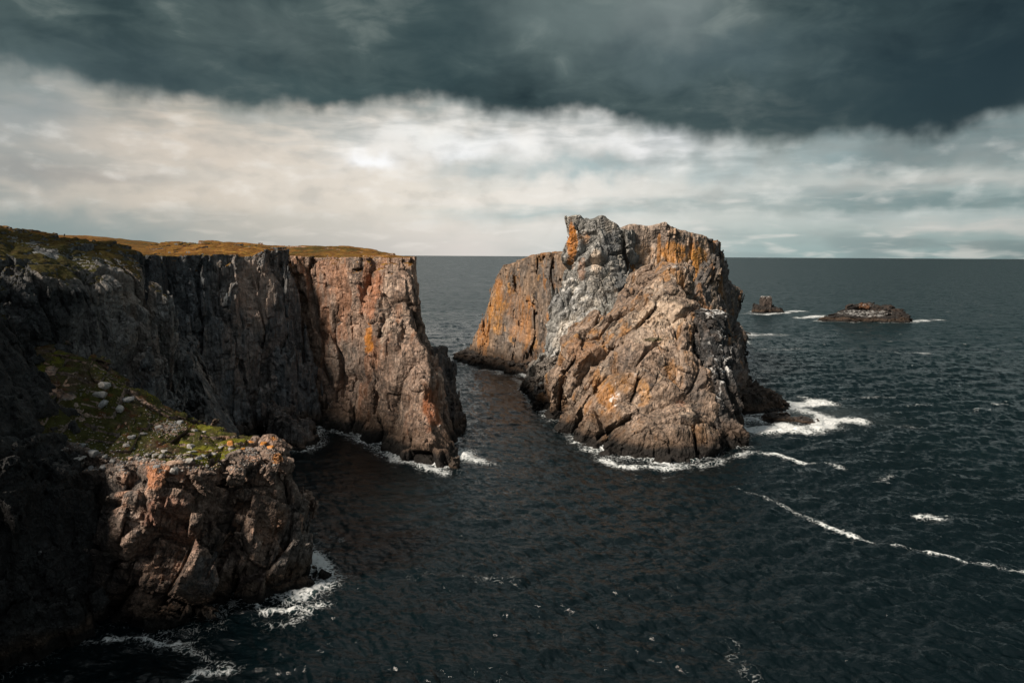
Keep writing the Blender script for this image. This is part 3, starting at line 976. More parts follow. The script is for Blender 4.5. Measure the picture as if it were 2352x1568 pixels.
rocks['near_land'] = Rock(      # cliff line carried on behind the camera, plus an unseen hill added for shade
    levels=[(-3, [(-58, 66), (-52, 50), (-36, 25), (-14, -8), (20, -24), (80, -30), (120, -100), (-260, -100), (-260, 100), (-140, 100), (-110, 66)]), (30, [(-78, 66), (-76, 50), (-56, 22), (-18, -14), (20, -30), (80, -38), (120, -100), (-260, -100), (-260, 100), (-142, 100), (-112, 66)]), (55, [(-98, 66), (-96, 50), (-72, 16), (-26, -22), (20, -38), (80, -46), (120, -100), (-260, -100), (-260, 100), (-145, 100), (-116, 66)]), (150, [(-150, 66), (-150, 30), (-170, 0), (-260, -40), (-260, 100), (-170, 96)])],
    top=lambda X, Y: np.interp(-X, [40, 70, 95], [48, 50, 52]) + 100 * sstep(-X, 106, 172) * np.exp(-((Y - 78) / 31) ** 2), z0=-3.0, ztop=154, h=1.6, pad=6, frame=frame(60, 78, -10), scales=((16, 4.5), (7, 3.0)), seed=27, lump=2.0, top_calm=0.3,
    palette=dict(base=(0.11, 0.115, 0.12), second=(0.135, 0.125, 0.115), third=(0.070, 0.076, 0.080), wet=2.0))
rocks['low_fin'] = Rock(
    levels=[(-2, [(-40.5, 93.2), (-37, 93), (-29.6, 97.5), (-29.4, 100), (-35, 99), (-40, 96)]), (1, [(-40.3, 93.8), (-37, 93.6), (-30.2, 98), (-30.2, 99.6), (-35, 98.5), (-40, 95.5)]), (10, [(-40.5, 94.3), (-38.5, 94.4), (-36, 96.2), (-36.5, 97), (-39, 96.5), (-40.4, 95.5)])],
    top=xi((-41, 9), (-39.3, 8.2), (-35.5, 5.0), (-32, 2.6), (-29.5, 0.3)), ztop=11, h=0.19, frame=frame(25, 60), scales=((3, 0.6), (1.2, 0.45), (0.5, 0.22)), seed=24, lump=0.3, pad=1.2,
    palette=dict(base=(0.17, 0.125, 0.105), second=(0.12, 0.105, 0.10), third=(0.2, 0.14, 0.11), wet=1.3))

# --- sea stack
O2 = (0.33, 0.140, 0.032)
rocks['wing'] = Rock(
    levels=[(-3, [(-25, 339), (4, 286), (24, 254), (48, 258), (64, 295), (45, 352), (0, 364)]), (0, [(-24, 339), (4.5, 287), (24, 255), (48, 258), (64, 295), (45, 352), (0, 362)]),
            (35, [(-11, 328), (8, 285), (22.5, 255), (48, 258), (62, 293), (42, 348), (4, 356)]), (52, [(-4, 318), (10, 283), (21.5, 256), (48, 258), (60, 292), (40, 345), (8, 350)])],
    top=xi((-22, 3), (-19.6, 10), (-16, 21.5), (-12.5, 29), (-10.7, 35), (-5.7, 42.5), (-4, 45), (4.5, 47.7), (9.6, 50), (21.5, 51.8)),
    ztop=55, h=0.33, frame=frame(118, 86), aniso=(0.9, 0.6, 3.2), scales=((8, 1.7), (3.6, 1.0), (1.8, 0.6), (1.0, 0.35)), seed=31, lump=0.6,
    palette=dict(base=(0.200, 0.140, 0.095), second=(0.150, 0.122, 0.100), third=(0.27, 0.145, 0.055), wet=4.2, streaks=((O2, 0.75, 0.08),),
                 blobs=[(O2, P(1190, 700, 300), (9, 14, 10), 0.4), ((0.40, 0.18, 0.03), P(1140, 720, 315), (6, 10, 10), 0.55), ((0.36, 0.19, 0.09), P(1200, 760, 292), (9, 12, 6), 0.6), ((0.16, 0.145, 0.13), P(1250, 620, 270), (9, 8, 5), 0.55), ((0.045, 0.042, 0.04), P(1225, 830, 282), (7, 10, 8), 0.8)]))
rocks['wing_shelf'] = Rock(
    levels=[(-2, [(-31, 328), (-26, 318), (-15, 301.5), (2, 285), (12, 280), (10, 310), (-15, 350), (-28, 340)]), (3, [(-29, 329), (-24, 321), (-13, 304), (4, 288), (12, 283), (10, 310), (-15, 348), (-26, 339)])],
    top=xi((-31, 2.2), (-22, 4.0), (-12, 3.2), (3, 4.2), (12, 5)), ztop=8, h=0.45, frame=frame(118, 30), scales=((5, 1.0), (2.2, 0.9), (1, 0.5)), seed=32, lump=0.6, pad=2, top_calm=0.9,
    palette=dict(base=(0.06, 0.05, 0.042), second=(0.045, 0.04, 0.036), third=(0.08, 0.06, 0.045), wet=2.0))
rocks['tower'] = Rock(
    levels=[(-3, [(2, 258), (8, 228), (20, 221), (47, 230), (49, 264), (20, 275)]), (12, [(9, 248), (14, 232), (24, 224), (46, 232), (48, 264), (20, 272)]), (18, [(12, 246), (18.5, 235), (27, 228), (45, 236), (48, 264), (20, 270)]),
            (35, [(17, 250), (20, 243), (28, 238.5), (43, 243), (48, 264), (21, 268)]), (48, [(20.6, 252), (22, 249), (29, 246), (41.3, 250), (47, 264), (22, 264)]), (66, [(20.3, 253.5), (21.5, 251.5), (29, 249.5), (40.8, 252.5), (46, 262), (21.5, 262)])],
    top=xi((20.3, 64.2), (24.6, 64.3), (26.4, 63), (32, 64.2), (33.5, 63.8), (35.5, 62.2), (41.5, 60.3)), ztop=68, h=0.27, frame=frame(15, 66, -14), aniso=(1.0, 0.6, 2.6), scales=((9, 3.0), (4.2, 1.5), (1.9, 0.6), (0.9, 0.24)), seed=35, lump=0.4, tilt=0.8, top_calm=0.35,
    palette=dict(base=(0.270, 0.268, 0.250), second=(0.185, 0.190, 0.188), third=(0.37, 0.345, 0.30), wet=3.0,
                 blobs=[((0.38, 0.155, 0.03), P(1313, 560, 250), (2.0, 5, 9), 0.95), ((0.36, 0.16, 0.04), P(1345, 545, 247), (2.4, 4, 4), 0.7), ((0.34, 0.2, 0.13), P(1335, 620, 246), (1.6, 4, 5), 0.7), ((0.105, 0.115, 0.122), P(1405, 560, 247), (4, 5, 7), 0.75), ((0.10, 0.11, 0.115), P(1425, 660, 246), (3, 5, 8), 0.75),
                        ((0.50, 0.46, 0.40), P(1300, 770, 235), (7, 8, 8), 0.85), ((0.33, 0.34, 0.31), P(1390, 710, 240), (5, 5, 5), 0.55), ((0.3, 0.30, 0.285), P(1290, 650, 246), (4, 6, 6), 0.5), ((0.58, 0.48, 0.38), P(1370, 603, 243), (2.5, 5, 5.6), 1.0), ((0.40, 0.15, 0.025), P(1312, 545, 249), (1.5, 5, 8), 0.9), ((0.085, 0.092, 0.096), P(1408, 560, 246), (2.6, 4, 6), 0.8), ((0.085, 0.09, 0.092), P(1425, 640, 244), (2.0, 4, 8), 0.8), ((0.36, 0.15, 0.03), P(1440, 665, 246), (1.2, 4, 3), 0.8)],
                 guano=[(P(1310, 650, 245), (5, 7, 12), 0.55), (P(1340, 730, 240), (9, 9, 9), 0.35), (P(1440, 690, 243), (2, 5, 4), 0.9), (P(1290, 790, 235), (7, 9, 7), 0.35)]))
rocks['rear_wall'] = Rock(
    levels=[(-3, [(38, 248), (60, 250), (77, 259), (84, 300), (40, 302)]), (40, [(41.5, 259), (43.5, 254.5), (60, 254), (76, 261), (83, 300), (41, 301)]), (64, [(42.4, 259), (44, 256), (60, 256), (74, 262), (81, 300), (42, 301)])],
    top=lambda X, Y: np.interp(X, [41, 43, 49.6, 56.2, 59.4, 62, 67.6, 73, 76], [60.5, 61.4, 61.1, 62.1, 60.6, 59.9, 59.2, 58.2, 57]) - 0.02 * (Y - 256), ztop=66, h=0.3, frame=frame(8, 88), aniso=(1.2, 0.6, 3.5), scales=((8, 1.2), (3.6, 0.8), (1.7, 0.5), (0.9, 0.3)), seed=38, lump=0.7,
    palette=dict(base=(0.300, 0.232, 0.180), second=(0.245, 0.195, 0.16), third=(0.35, 0.24, 0.155), wet=3.0, streaks=((O2, 0.85, 0.16),),
                 blobs=[(O2, P(1447, 640, 256), (1.5, 4, 9), 0.9), ((0.45, 0.19, 0.025), P(1550, 580, 257), (5.5, 5, 5.5), 0.8), ((0.42, 0.19, 0.03), P(1600, 620, 260), (6, 6, 9), 0.75), ((0.36, 0.19, 0.07), P(1480, 590, 257), (4, 5, 7), 0.45), (O2, P(1512, 580, 257), (0.8, 4, 8), 0.9), ((0.42, 0.14, 0.03), P(1617, 680, 262), (2.4, 4, 4.5), 0.9), ((0.2, 0.175, 0.15), P(1595, 545, 260), (6, 4, 2.5), 0.7)]))
rocks['flank'] = Rock(
    levels=[(-3, [(60, 210), (80, 220), (90, 238), (96, 268), (112, 320), (132, 380), (159, 450), (130, 458), (58, 320)]), (5, [(62, 222), (77, 226), (87, 246), (93, 273), (108, 322), (126, 376), (142, 425), (125, 440), (60, 320)]),
            (14, [(62, 228), (77, 236), (86.5, 255), (92, 280), (105, 325), (121, 370), (118, 395), (60, 320)]), (35, [(65, 247), (77, 255), (83, 270), (94, 295), (109, 325), (100, 342), (60, 315)]), (57, [(70, 262), (75, 264), (80.3, 274), (85, 286), (80, 302), (60, 305)])],
    top=yi((250, 56.4), (285, 56.0), (290, 50), (310, 40.5), (325, 34), (340, 27), (370, 14), (400, 9), (450, 3), (460, 0)), ztop=60, h=0.42, frame=frame(62, 72, 8), aniso=(0.9, 0.6, 3.2), scales=((9, 2.4), (4.2, 1.6), (2.0, 0.85), (1.1, 0.4)), seed=41, lump=0.8,
    palette=dict(base=(0.150, 0.130, 0.115), second=(0.105, 0.098, 0.092), third=(0.21, 0.16, 0.115), wet=3.4, streaks=(((0.34, 0.15, 0.04), 0.5, 0.2),),
                 blobs=[((0.34, 0.155, 0.04), P(1650, 660, 272), (4, 6, 6), 0.6), ((0.245, 0.165, 0.12), P(1700, 880, 238), (6, 10, 6), 0.7)]))
rocks['flank_shelf'] = Rock(
    levels=[(-2, [(68, 212), (79, 212.5), (88, 217), (94.5, 225), (92, 238), (80, 245), (66, 230)]), (5, [(70, 216), (79, 217), (86, 221), (90.5, 226), (89, 235), (80, 242), (68, 228)])],
    top=xi((68, 7), (80, 5.5), (85, 6.0), (90, 4.2), (94, 1.5)), ztop=10, h=0.36, frame=frame(30, 40), scales=((4, 1.2), (1.8, 0.9), (0.8, 0.5)), seed=43, lump=0.7, pad=2, top_calm=0.9,
    palette=dict(base=(0.075, 0.055, 0.042), second=(0.055, 0.045, 0.038), third=(0.1, 0.068, 0.048), wet=1.6))
rocks['buttress'] = Rock(
    levels=[(-3, [(8, 219), (13, 193), (18, 177), (22, 167), (30, 163), (41, 160.5), (52, 166), (58.5, 178), (60, 226), (20, 242)]),
            (0, [(9.2, 219), (14.6, 195), (19.3, 179), (23.2, 169), (30.5, 165), (41, 162.6), (51.5, 168), (57, 180), (60, 226), (20, 242)]),
            (7.2, [(12, 219), (18, 197), (23, 184), (28.5, 173), (34, 169), (42.5, 168), (52, 172), (56.5, 182), (59, 226), (20, 242)]),
            (12.0, [(13, 219), (19, 198), (26, 186.5), (33, 180.5), (38, 178.5), (44, 177.5), (52, 180), (55, 187), (58, 226), (21, 242)]),
            (23.0, [(18, 208), (20, 202), (27, 192), (33, 187), (37, 185), (48, 184), (52.5, 187.5), (54, 195), (57, 226), (22, 240)]),
            (29.0, [(28.5, 210), (30, 204), (34.5, 197.5), (36, 193.5), (40, 191), (49.5, 190.8), (53.3, 194), (55, 203), (57, 228), (29, 240)]),
            (36, [(38.0, 214), (38.8, 209), (40, 203), (41, 200.5), (44, 198.5), (50.5, 198.5), (53.6, 202), (55, 208), (57, 230), (38, 240)]),
            (47, [(43.5, 219), (44, 217.5), (45.5, 215.5), (46.5, 214.5), (48, 214), (53, 214.2), (56, 216), (57, 220), (57, 236), (44.5, 240)])],
    top=lambda X, Y: np.interp(X, [36, 42, 45, 50, 58], [41, 43.5, 45.2, 46.4, 46.2]) + 0 * Y, ztop=50, h=0.22, frame=frame(12, 72, 14), aniso=(1.0, 0.7, 1.7), scales=((10, 4.6), (4.4, 2.0), (1.9, 0.8), (0.9, 0.26)), seed=45, lump=0.8, crack=0.8, top_calm=0.6,
    palette=dict(base=(0.265, 0.195, 0.145), second=(0.215, 0.155, 0.115), third=(0.33, 0.255, 0.19), wet=4.0, streaks=(((0.34, 0.165, 0.05), 0.65, 0.12),),
                 blobs=[((0.42, 0.18, 0.035), P(1398, 910, 180), (3.4, 5, 5.6), 0.75), ((0.46, 0.25, 0.10), P(1480, 900, 178), (1.8, 4, 4), 0.75), ((0.53, 0.41, 0.30), P(1520, 720, 195), (8, 8, 4.5), 0.75), ((0.5, 0.40, 0.31), P(1500, 770, 190), (7, 6, 3.5), 0.65), ((0.47, 0.38, 0.30), P(1490, 650, 208), (6, 8, 4), 0.7), ((0.42, 0.33, 0.26), P(1560, 820, 186), (4, 5, 7), 0.5),
                        ((0.27, 0.145, 0.075), P(1345, 800, 195), (6, 8, 6), 0.75), ((0.30, 0.155, 0.06), P(1390, 960, 175), (5, 6, 4), 0.6), ((0.34, 0.17, 0.05), P(1440, 880, 180), (7, 7, 3.5), 0.5), ((0.12, 0.105, 0.095), P(1590, 870, 184), (4, 7, 9), 0.7), ((0.30, 0.15, 0.055), P(1600, 1000, 172), (3, 5, 4), 0.7), ((0.18, 0.15, 0.13), P(1420, 830, 188), (8, 6, 5), 0.5), ((0.26, 0.13, 0.06), P(1330, 920, 184), (4, 6, 6), 0.5), ((0.37, 0.29, 0.23), P(1450, 990, 170), (6, 5, 3.0), 0.6), ((0.38, 0.19, 0.12), P(1560, 935, 178), (2, 3, 2), 0.6), ((0.26, 0.14, 0.06), P(1600, 990, 172), (3, 4, 4), 0.5),
                        ((0.030, 0.034, 0.012), P(1487, 668, 206), (2.2, 5, 1.3), 0.95), ((0.045, 0.045, 0.015), P(1500, 778, 191), (3.2, 3, 0.7), 0.95), ((0.035, 0.038, 0.014), P(1480, 645, 210), (1.6, 5, 1.0), 0.8), ((0.04, 0.04, 0.015), P(1545, 690, 203), (2.6, 4, 0.7), 0.7), ((0.2, 0.10, 0.05), P(1470, 700, 203), (3, 4, 2), 0.5)],
                 guano=[(P(1412, 905, 180), (1.6, 4, 4), 0.9), (P(1530, 612, 214), (3, 3, 1.4), 0.6), (P(1470, 870, 180), (1.8, 3, 1.6), 0.5)]))
rocks['rubble_foot'] = Rock(
    levels=[(-3, [(0, 262), (7, 217), (26, 212), (28, 258)]), (0, [(1.5, 260), (8.6, 218), (26, 214), (28, 256)]), (11, [(8, 252), (14, 224), (26, 220), (27, 252)])],
    top=xi((0, 2), (3, 5), (8, 10), (13, 14.5), (20, 17)), ztop=19, h=0.27, frame=frame(40, 45), aniso=(1, 0.7, 1.3), scales=((4.5, 1.6), (2.2, 1.3), (1.1, 0.8), (0.6, 0.4)), seed=47, lump=0.8, top_calm=0.95, pad=2.5,
    palette=dict(base=(0.170, 0.150, 0.130), second=(0.125, 0.115, 0.105), third=(0.235, 0.205, 0.175), wet=3.2))
rocks['dark_block'] = Rock(
    levels=[(-3, [(50, 172), (56, 173.5), (63, 175), (67.5, 188), (72, 212), (62, 226), (48, 226)]), (0, [(52, 173.5), (56, 175), (61.8, 177), (66, 189), (71, 212), (62, 225), (50, 225)]),
            (7, [(53.5, 177), (57, 178), (60.5, 179.2), (64.2, 191), (67, 213), (62, 225), (50, 225)]), (20, [(54, 182), (57, 184.5), (60.5, 190), (62.2, 200), (65, 217), (60, 226), (50, 226)]), (35, [(54.5, 188), (57, 190), (60.6, 196), (62.2, 206), (64, 222), (58, 228), (50, 228)])],
    top=xi((50, 34.5), (58, 34), (62, 33.4), (65, 32)), ztop=38, h=0.25, frame=frame(-20, 75, -20), aniso=(1.0, 0.65, 2.2), scales=((6, 2.2), (3.0, 1.5), (1.5, 0.8), (0.8, 0.35)), seed=49, lump=0.6, ledge=0.6, ledge_h=6.0,
    palette=dict(base=(0.060, 0.060, 0.060), second=(0.045, 0.048, 0.05), third=(0.10, 0.085, 0.075), wet=3.6,  # darker tones stand in for shade on faces turned from the sun
                 blobs=[((0.2, 0.155, 0.125), P(1665, 985, 181), (5, 6, 5), 0.6)],
                 guano=[(P(1650, 723, 196), (5, 9, 2.6), 1.0), (P(1650, 790, 190), (5, 9, 5), 0.95), (P(1640, 870, 185), (5, 9, 6), 0.95), (P(1660, 820, 187), (4, 8, 5), 0.9)]))
# --- skerries and low rocks
sx, sy = W(1762, 718)
rocks['islet_low'] = Rock(
    levels=[(-1, [(sx - 15, sy), (sx - 6, sy - 6), (sx + 8, sy - 5), (sx + 17, sy + 2), (sx + 10, sy + 14), (sx - 8, sy + 16)]), (9, [(sx - 11, sy + 2), (sx - 5, sy - 1), (sx + 3, sy - 1), (sx + 8, sy + 4), (sx + 6, sy + 10), (sx - 7, sy + 12)])],
    top=xi((sx - 16, 2.5), (sx - 12, 6.0), (sx - 7, 7.2), (sx - 5, 5.2), (sx + 6, 4.6), (sx + 12, 5.4), (sx + 15, 3.5), (sx + 17, 1)), ztop=12, h=0.55, frame=frame(10, 70), scales=((5, 1.5), (2.4, 1.0), (1.3, 0.6)), seed=61, lump=0.8, top_calm=0.9, pad=3,
    palette=dict(base=(0.026, 0.021, 0.018), second=(0.02, 0.018, 0.017), third=(0.04, 0.03, 0.024), wet=1.8))
rocks['islet_turret'] = Rock(
    levels=[(3, [(sx - 5.2, sy + 1), (sx + 4.2, sy), (sx + 4.4, sy + 8), (sx - 5, sy + 9)]), (15, [(sx - 3.6, sy + 1.5), (sx + 3.8, sy + 1), (sx + 3.8, sy + 7), (sx - 3.2, sy + 7.5)])],
    top=xi((sx - 6, 13.0), (sx - 2, 14.6), (sx + 5, 15)), z0=3.0, ztop=17, h=0.45, frame=frame(10, 85), scales=((5, 0.8), (2.4, 0.8), (1.2, 0.4)), seed=62, lump=0.3, pad=2,
    palette=dict(base=(0.055, 0.042, 0.035), second=(0.04, 0.033, 0.03), third=(0.075, 0.057, 0.046), wet=0.5, guano=[((sx, sy + 5, 14), (6, 8, 1.5), 0.6)]))
bx, by = W(1995, 739)
rocks['islet_long'] = Rock(
    levels=[(-1, [(bx - 38, by + 6), (bx - 20, by - 3), (bx + 10, by - 7), (bx + 33, by - 4), (bx + 36, by + 8), (bx + 20, by + 26), (bx - 20, by + 22)]),
            (4, [(bx - 34, by + 7), (bx - 18, by - 1), (bx + 10, by - 4), (bx + 32.5, by - 2), (bx + 34.5, by + 8), (bx + 20, by + 24), (bx - 18, by + 20)]),
            (9, [(bx - 14, by + 6), (bx - 10, by + 4), (bx + 10, by + 2), (bx + 31, by + 2), (bx + 33, by + 8), (bx + 18, by + 20), (bx - 10, by + 18)]),
            (15, [(bx - 11, by + 7), (bx - 6, by + 6), (bx + 10, by + 5), (bx + 29, by + 5), (bx + 31, by + 10), (bx + 14, by + 18), (bx - 8, by + 16)])],
    top=xi((bx - 38, 1.8), (bx - 28, 4.0), (bx - 20, 6.0), (bx - 14, 9.0), (bx - 10, 12.2), (bx - 3, 13.6), (bx + 6, 13.4), (bx + 14, 11.2), (bx + 20, 11.8), (bx + 26, 9.6), (bx + 33, 9.2), (bx + 35, 7)), ztop=18, h=0.55,
    frame=frame(-15, 40), aniso=(1.6, 0.5, 1.2), scales=((7, 1.6), (3.2, 1.2), (1.6, 0.8), (1.0, 0.4)), seed=64, lump=0.9, top_calm=0.9, pad=3,
    palette=dict(base=(0.020, 0.017, 0.015), second=(0.016, 0.015, 0.014), third=(0.042, 0.028, 0.02), wet=1.8, blobs=[((0.2, 0.085, 0.03), (bx - 2, by + 6, 12), (5, 8, 3), 0.6)],
                 guano=[((bx - 2, by + 1, 6.5), (20, 9, 2.6), 0.38), ((bx, by + 10, 13), (8, 8, 1.5), 0.3)]))
rx, ry = W(1808, 968)
rocks['reef'] = Rock(
    levels=[(-1, [(rx - 9, ry + 1), (rx - 2, ry - 2), (rx + 5, ry - 4), (rx + 9, ry - 3.5), (rx + 7, ry + 1.5), (rx, ry + 6), (rx - 7, ry + 5)]), (2, [(rx - 6, ry + 1.5), (rx - 1, ry), (rx + 5, ry - 2.5), (rx + 7, ry - 2), (rx + 5, ry + 1), (rx, ry + 4), (rx - 5, ry + 4)])],
    top=xi((rx - 9, 0.5), (rx - 5, 1.3), (rx, 1.1), (rx + 6, 1.4), (rx + 9, 0.4)), ztop=3.5, h=0.28, frame=frame(-20, 40), aniso=(1.5, 0.6, 1), scales=((3, 0.9), (1.4, 0.8), (0.7, 0.4)), seed=66, lump=0.5, top_calm=0.95, pad=1.6,
    palette=dict(base=(0.06, 0.048, 0.04), second=(0.045, 0.038, 0.034), third=(0.085, 0.06, 0.045), wet=0.6))


def small_rock(px, py, wx, wy, hh, seed, col=(0.10, 0.075, 0.055), wet=0.9, h=0.22):
    cx, cy = W(px, py)
    cy += wy * 0.5
    return Rock(levels=[(-1, [(cx - wx * .5, cy), (cx - wx * .2, cy - wy * .5), (cx + wx * .35, cy - wy * .45), (cx + wx * .5, cy + wy * .1), (cx + wx * .1, cy + wy * .5), (cx - wx * .35, cy + wy * .4)]),
                        (hh, [(cx - wx * .3, cy), (cx - wx * .1, cy - wy * .25), (cx + wx * .25, cy - wy * .2), (cx + wx * .3, cy + wy * .1), (cx, cy + wy * .3), (cx - wx * .2, cy + wy * .25)])],
                top=lambda X, Y: hh + 0 * X, z0=-1.0, ztop=hh + 1.4, h=h, frame=frame(30, 50), scales=((2.5, 0.7), (1.1, 0.45), (0.6, 0.25)), seed=seed, lump=0.35, top_calm=0.9, pad=1.2,
                palette=dict(base=col, second=tuple(c * 0.75 for c in col), third=tuple(c * 1.3 for c in col), wet=wet))


rocks['tip_boulder'] = small_rock(1043, 1080, 3.6, 4.0, 2.6, 71, wet=0.5)
rocks['wash_rock'] = small_rock(1165, 860, 5.5, 5, 1.0, 72, (0.05, 0.042, 0.038), h=0.35)
rocks['reef_chip'] = small_rock(1790, 948, 3.6, 2.5, 0.7, 73, (0.05, 0.042, 0.038), 0.3)
rocks['tongue'] = small_rock(1712, 772, 9, 22, 2.6, 74, (0.06, 0.05, 0.045), h=0.6)
rocks['side_crag'] = Rock(      # lower crag on the seaward side of the promontory
    levels=[(-2, [(-19, 178), (-14.6, 183), (-13.2, 188), (-16, 215), (-30, 240), (-34, 200)]), (10, [(-20, 180), (-17.2, 186), (-16.4, 192), (-19, 216), (-31, 238), (-34, 200)]), (24, [(-23, 186), (-19.9, 192), (-19.8, 198), (-23, 216), (-33, 236), (-34, 200)])],
    top=yi((178, 24), (194, 24.4), (215, 20), (240, 15)), ztop=28, h=0.4, frame=frame(70, 80), aniso=(1, 0.5, 3), scales=((5, 1.6), (2.4, 1.2), (1.2, 0.7)), seed=77, lump=0.9, pad=2.5,
    palette=dict(base=(0.10, 0.09, 0.085), second=(0.075, 0.072, 0.07), third=(0.14, 0.11, 0.095), wet=2.6))


def run_rock(k):
    t = time.time()
    r = rocks[k].run()
    r.N, r.FN = vert_normals(r.verts, r.faces)
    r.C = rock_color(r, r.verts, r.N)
    return k, time.time() - t


with ThreadPoolExecutor(4) as ex:
    for k, dt in ex.map(run_rock, sorted(rocks, key=lambda q: -(rocks[q].ztop / rocks[q].h ** 2))):
        print('rock', k, len(rocks[k].verts), 'verts', round(dt, 1), 's')
print('rocks done', round(time.time() - T0, 1))


def emit(name, key, parent, mat, turf=None, label=None):
    """link one rock mass as a mesh; with turf=(fn, material, kind) its grassy faces become a turf part"""
    r = rocks[key]
    V, F, N, C = r.verts, r.faces, r.N, r.C
    out = []
    if turf:
        fn, tmat, kind, tname = turf
        ctr = V[F].mean(1)
        m = fn(ctr, r.FN)
        if m.any():
            v2, f2, n2 = compact(V, F[m], N)
            out.append(mesh_object(tname, v2, f2, tmat, parent, turf_color(v2, n2, kind)))
        V, F, C = compact(V, F[~m], C)
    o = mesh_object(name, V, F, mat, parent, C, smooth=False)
    if label:
        o['label'] = label
    return o, out


def turf_gold(c, n):
    x, y, z = c.T
    nz = fbm(x * 0.12, y * 0.12, z * 0.12, 3, 500)
    return (n[:, 2] > 0.50) & (z > 45.5 + 4.0 * nz + 1.5 * (x < -84))


def turf_near(c, n):
    x, y, z = c.T
    nz = fbm(x * 0.16, y * 0.16, z * 0.16, 4, 501)
    return (n[:, 2] > 0.42) & (nz + 0.06 * (z - 46.5) > -0.04) & (z > 34)


def turf_head(c, n):
    x, y, z = c.T
    nz = fbm(x * 0.22, y * 0.22, z * 0.22, 4, 502)
    rim = sstep(y, 88.5, 92.5) * (1 - sstep(x, -41, -37.5))
    return (n[:, 2] > 0.45) & (nz + rim * 1.1 - 0.62 > 0) & (z > 19.5)


# mainland: terrain, each mass one thing with rock and turf parts
g = tag(empty('promontory', (-40, 200, 0)), 'far brown promontory with a flat turf top, left of the open channel', 'promontory', kind='structure')
emit('rock_face', 'promontory', g, M_ROCK, (turf_gold, M_TURF, 'gold', 'turf'))
emit('crag', 'side_crag', g, M_ROCK)
g = tag(empty('sea_cliff', (-90, 190, 0)), 'tall dark grey cliff wall in the cove behind the grassy headland', 'cliff', kind='structure')
emit('rock_face', 'dark_wall', g, M_ROCK, (turf_gold, M_TURF, 'gold', 'turf'))
emit('rock_fin', 'fin', g, M_ROCK)
emit('moor_edge', 'moor', g, M_ROCK, (lambda c, n: n[:, 2] > 0.6, M_TURF, 'gold', 'turf'))
emit('outcrop', 'outcrop', g, M_ROCK)
g = tag(empty('cliff', (-90, 110, 0)), 'rough broken cliff with patchy turf along the left edge of the photo', 'cliff', kind='structure')
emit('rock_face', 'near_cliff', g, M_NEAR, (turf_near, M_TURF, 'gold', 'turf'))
emit('rock_spur', 'spur', g, M_NEAR)
emit('land_and_shade_hill', 'near_land', g, M_NEAR, (lambda c, n: (n[:, 2] > 0.5) & (c[:, 2] > 40), M_TURF, 'gold', 'turf'))  # land plus an added unseen hill that blocks sun from the near cliff
HEAD = g = tag(empty('headland', (-48, 98, 0)), 'low foreground headland with mossy, boulder strewn top and reddish cliff', 'headland', kind='structure')
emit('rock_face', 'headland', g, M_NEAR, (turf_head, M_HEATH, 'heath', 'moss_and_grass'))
emit('rock_fin', 'low_fin', g, M_NEAR)

# the stack
g = tag(empty('sea_stack', (42, 230, 0)), 'huge orange streaked sea stack with a square tower, standing in the sea', 'sea stack')
emit('rock_wing', 'wing', g, M_SLAB, label='lower wing of orange lichened rock')
emit('shelf', 'wing_shelf', g, M_ROCK)
emit('tower', 'tower', g, M_ROCK, label='square grey summit tower')
emit('back_wall', 'rear_wall', g, M_SLAB, label='smooth brown wall with orange streaks')
emit('flank', 'flank', g, M_ROCK)
emit('shelf', 'flank_shelf', g, M_ROCK)
emit('buttress', 'buttress', g, M_ROCK, label='pale front buttress')
emit('rubble_slope', 'rubble_foot', g, M_ROCK)
emit('ledge_block', 'dark_block', g, M_ROCK, label='dark block with white bird droppings on its ledges')
emit('rock_tongue', 'tongue', g, M_ROCK)
g = tag(empty('islet', (sx, sy, 0)), 'small far skerry with a square turret, just right of the stack', 'islet')
emit('base_rock', 'islet_low', g, M_ROCK)
emit('turret', 'islet_turret', g, M_ROCK)
tag(emit('islet', 'islet_long', None, M_ROCK)[0], 'long low dark islet with whitened ledges, far out on the right', 'islet')
tag(emit('reef', 'reef', None, M_ROCK)[0], 'low black reef awash in white foam right of the stack', 'reef')
tag(emit('rock', 'reef_chip', None, M_ROCK)[0], 'tiny black rock poking through foam just behind the low reef', 'rock')
tag(emit('rock', 'tip_boulder', None, M_ROCK)[0], 'rounded dark rock in the water at the foot of the promontory tip', 'rock')
tag(emit('rock', 'wash_rock', None, M_ROCK)[0], 'black wave-washed rock in front of the orange wing of the stack', 'rock')
print('meshes', round(time.time() - T0, 1))
#SPLIT2
# ------------------------------------------------------------------ sea
def fft_tile(n, size, wind, wdir, amp, seed, small=0.15):
    rng = np.random.default_rng(seed)
    k = np.fft.fftfreq(n, size / n) * 2 * np.pi
    KX, KY = np.meshgrid(k, k, indexing='ij')
    K = np.hypot(KX, KY)
    K[0, 0] = 1
    L = wind ** 2 / 9.81
    ph = np.exp(-1 / (K * L) ** 2) / K ** 4
    c = (KX * math.cos(wdir) + KY * math.sin(wdir)) / K
    ph *= (np.abs(c) ** 5 * 0.93 + 0.07) * np.exp(-(K * small) ** 2)
    ph[0, 0] = 0
    sp = (rng.normal(size=(n, n)) + 1j * rng.normal(size=(n, n))) * np.sqrt(ph)
    hgt = np.real(np.fft.ifft2(sp))
    sc = amp / hgt.std()
    # horizontal choppy offset
    dxx = np.real(np.fft.ifft2(-1j * KX / K * sp)) * sc
    dyy = np.real(np.fft.ifft2(-1j * KY / K * sp)) * sc
    return (hgt * sc).astype(np.float32), dxx.astype(np.float32), dyy.astype(np.float32)


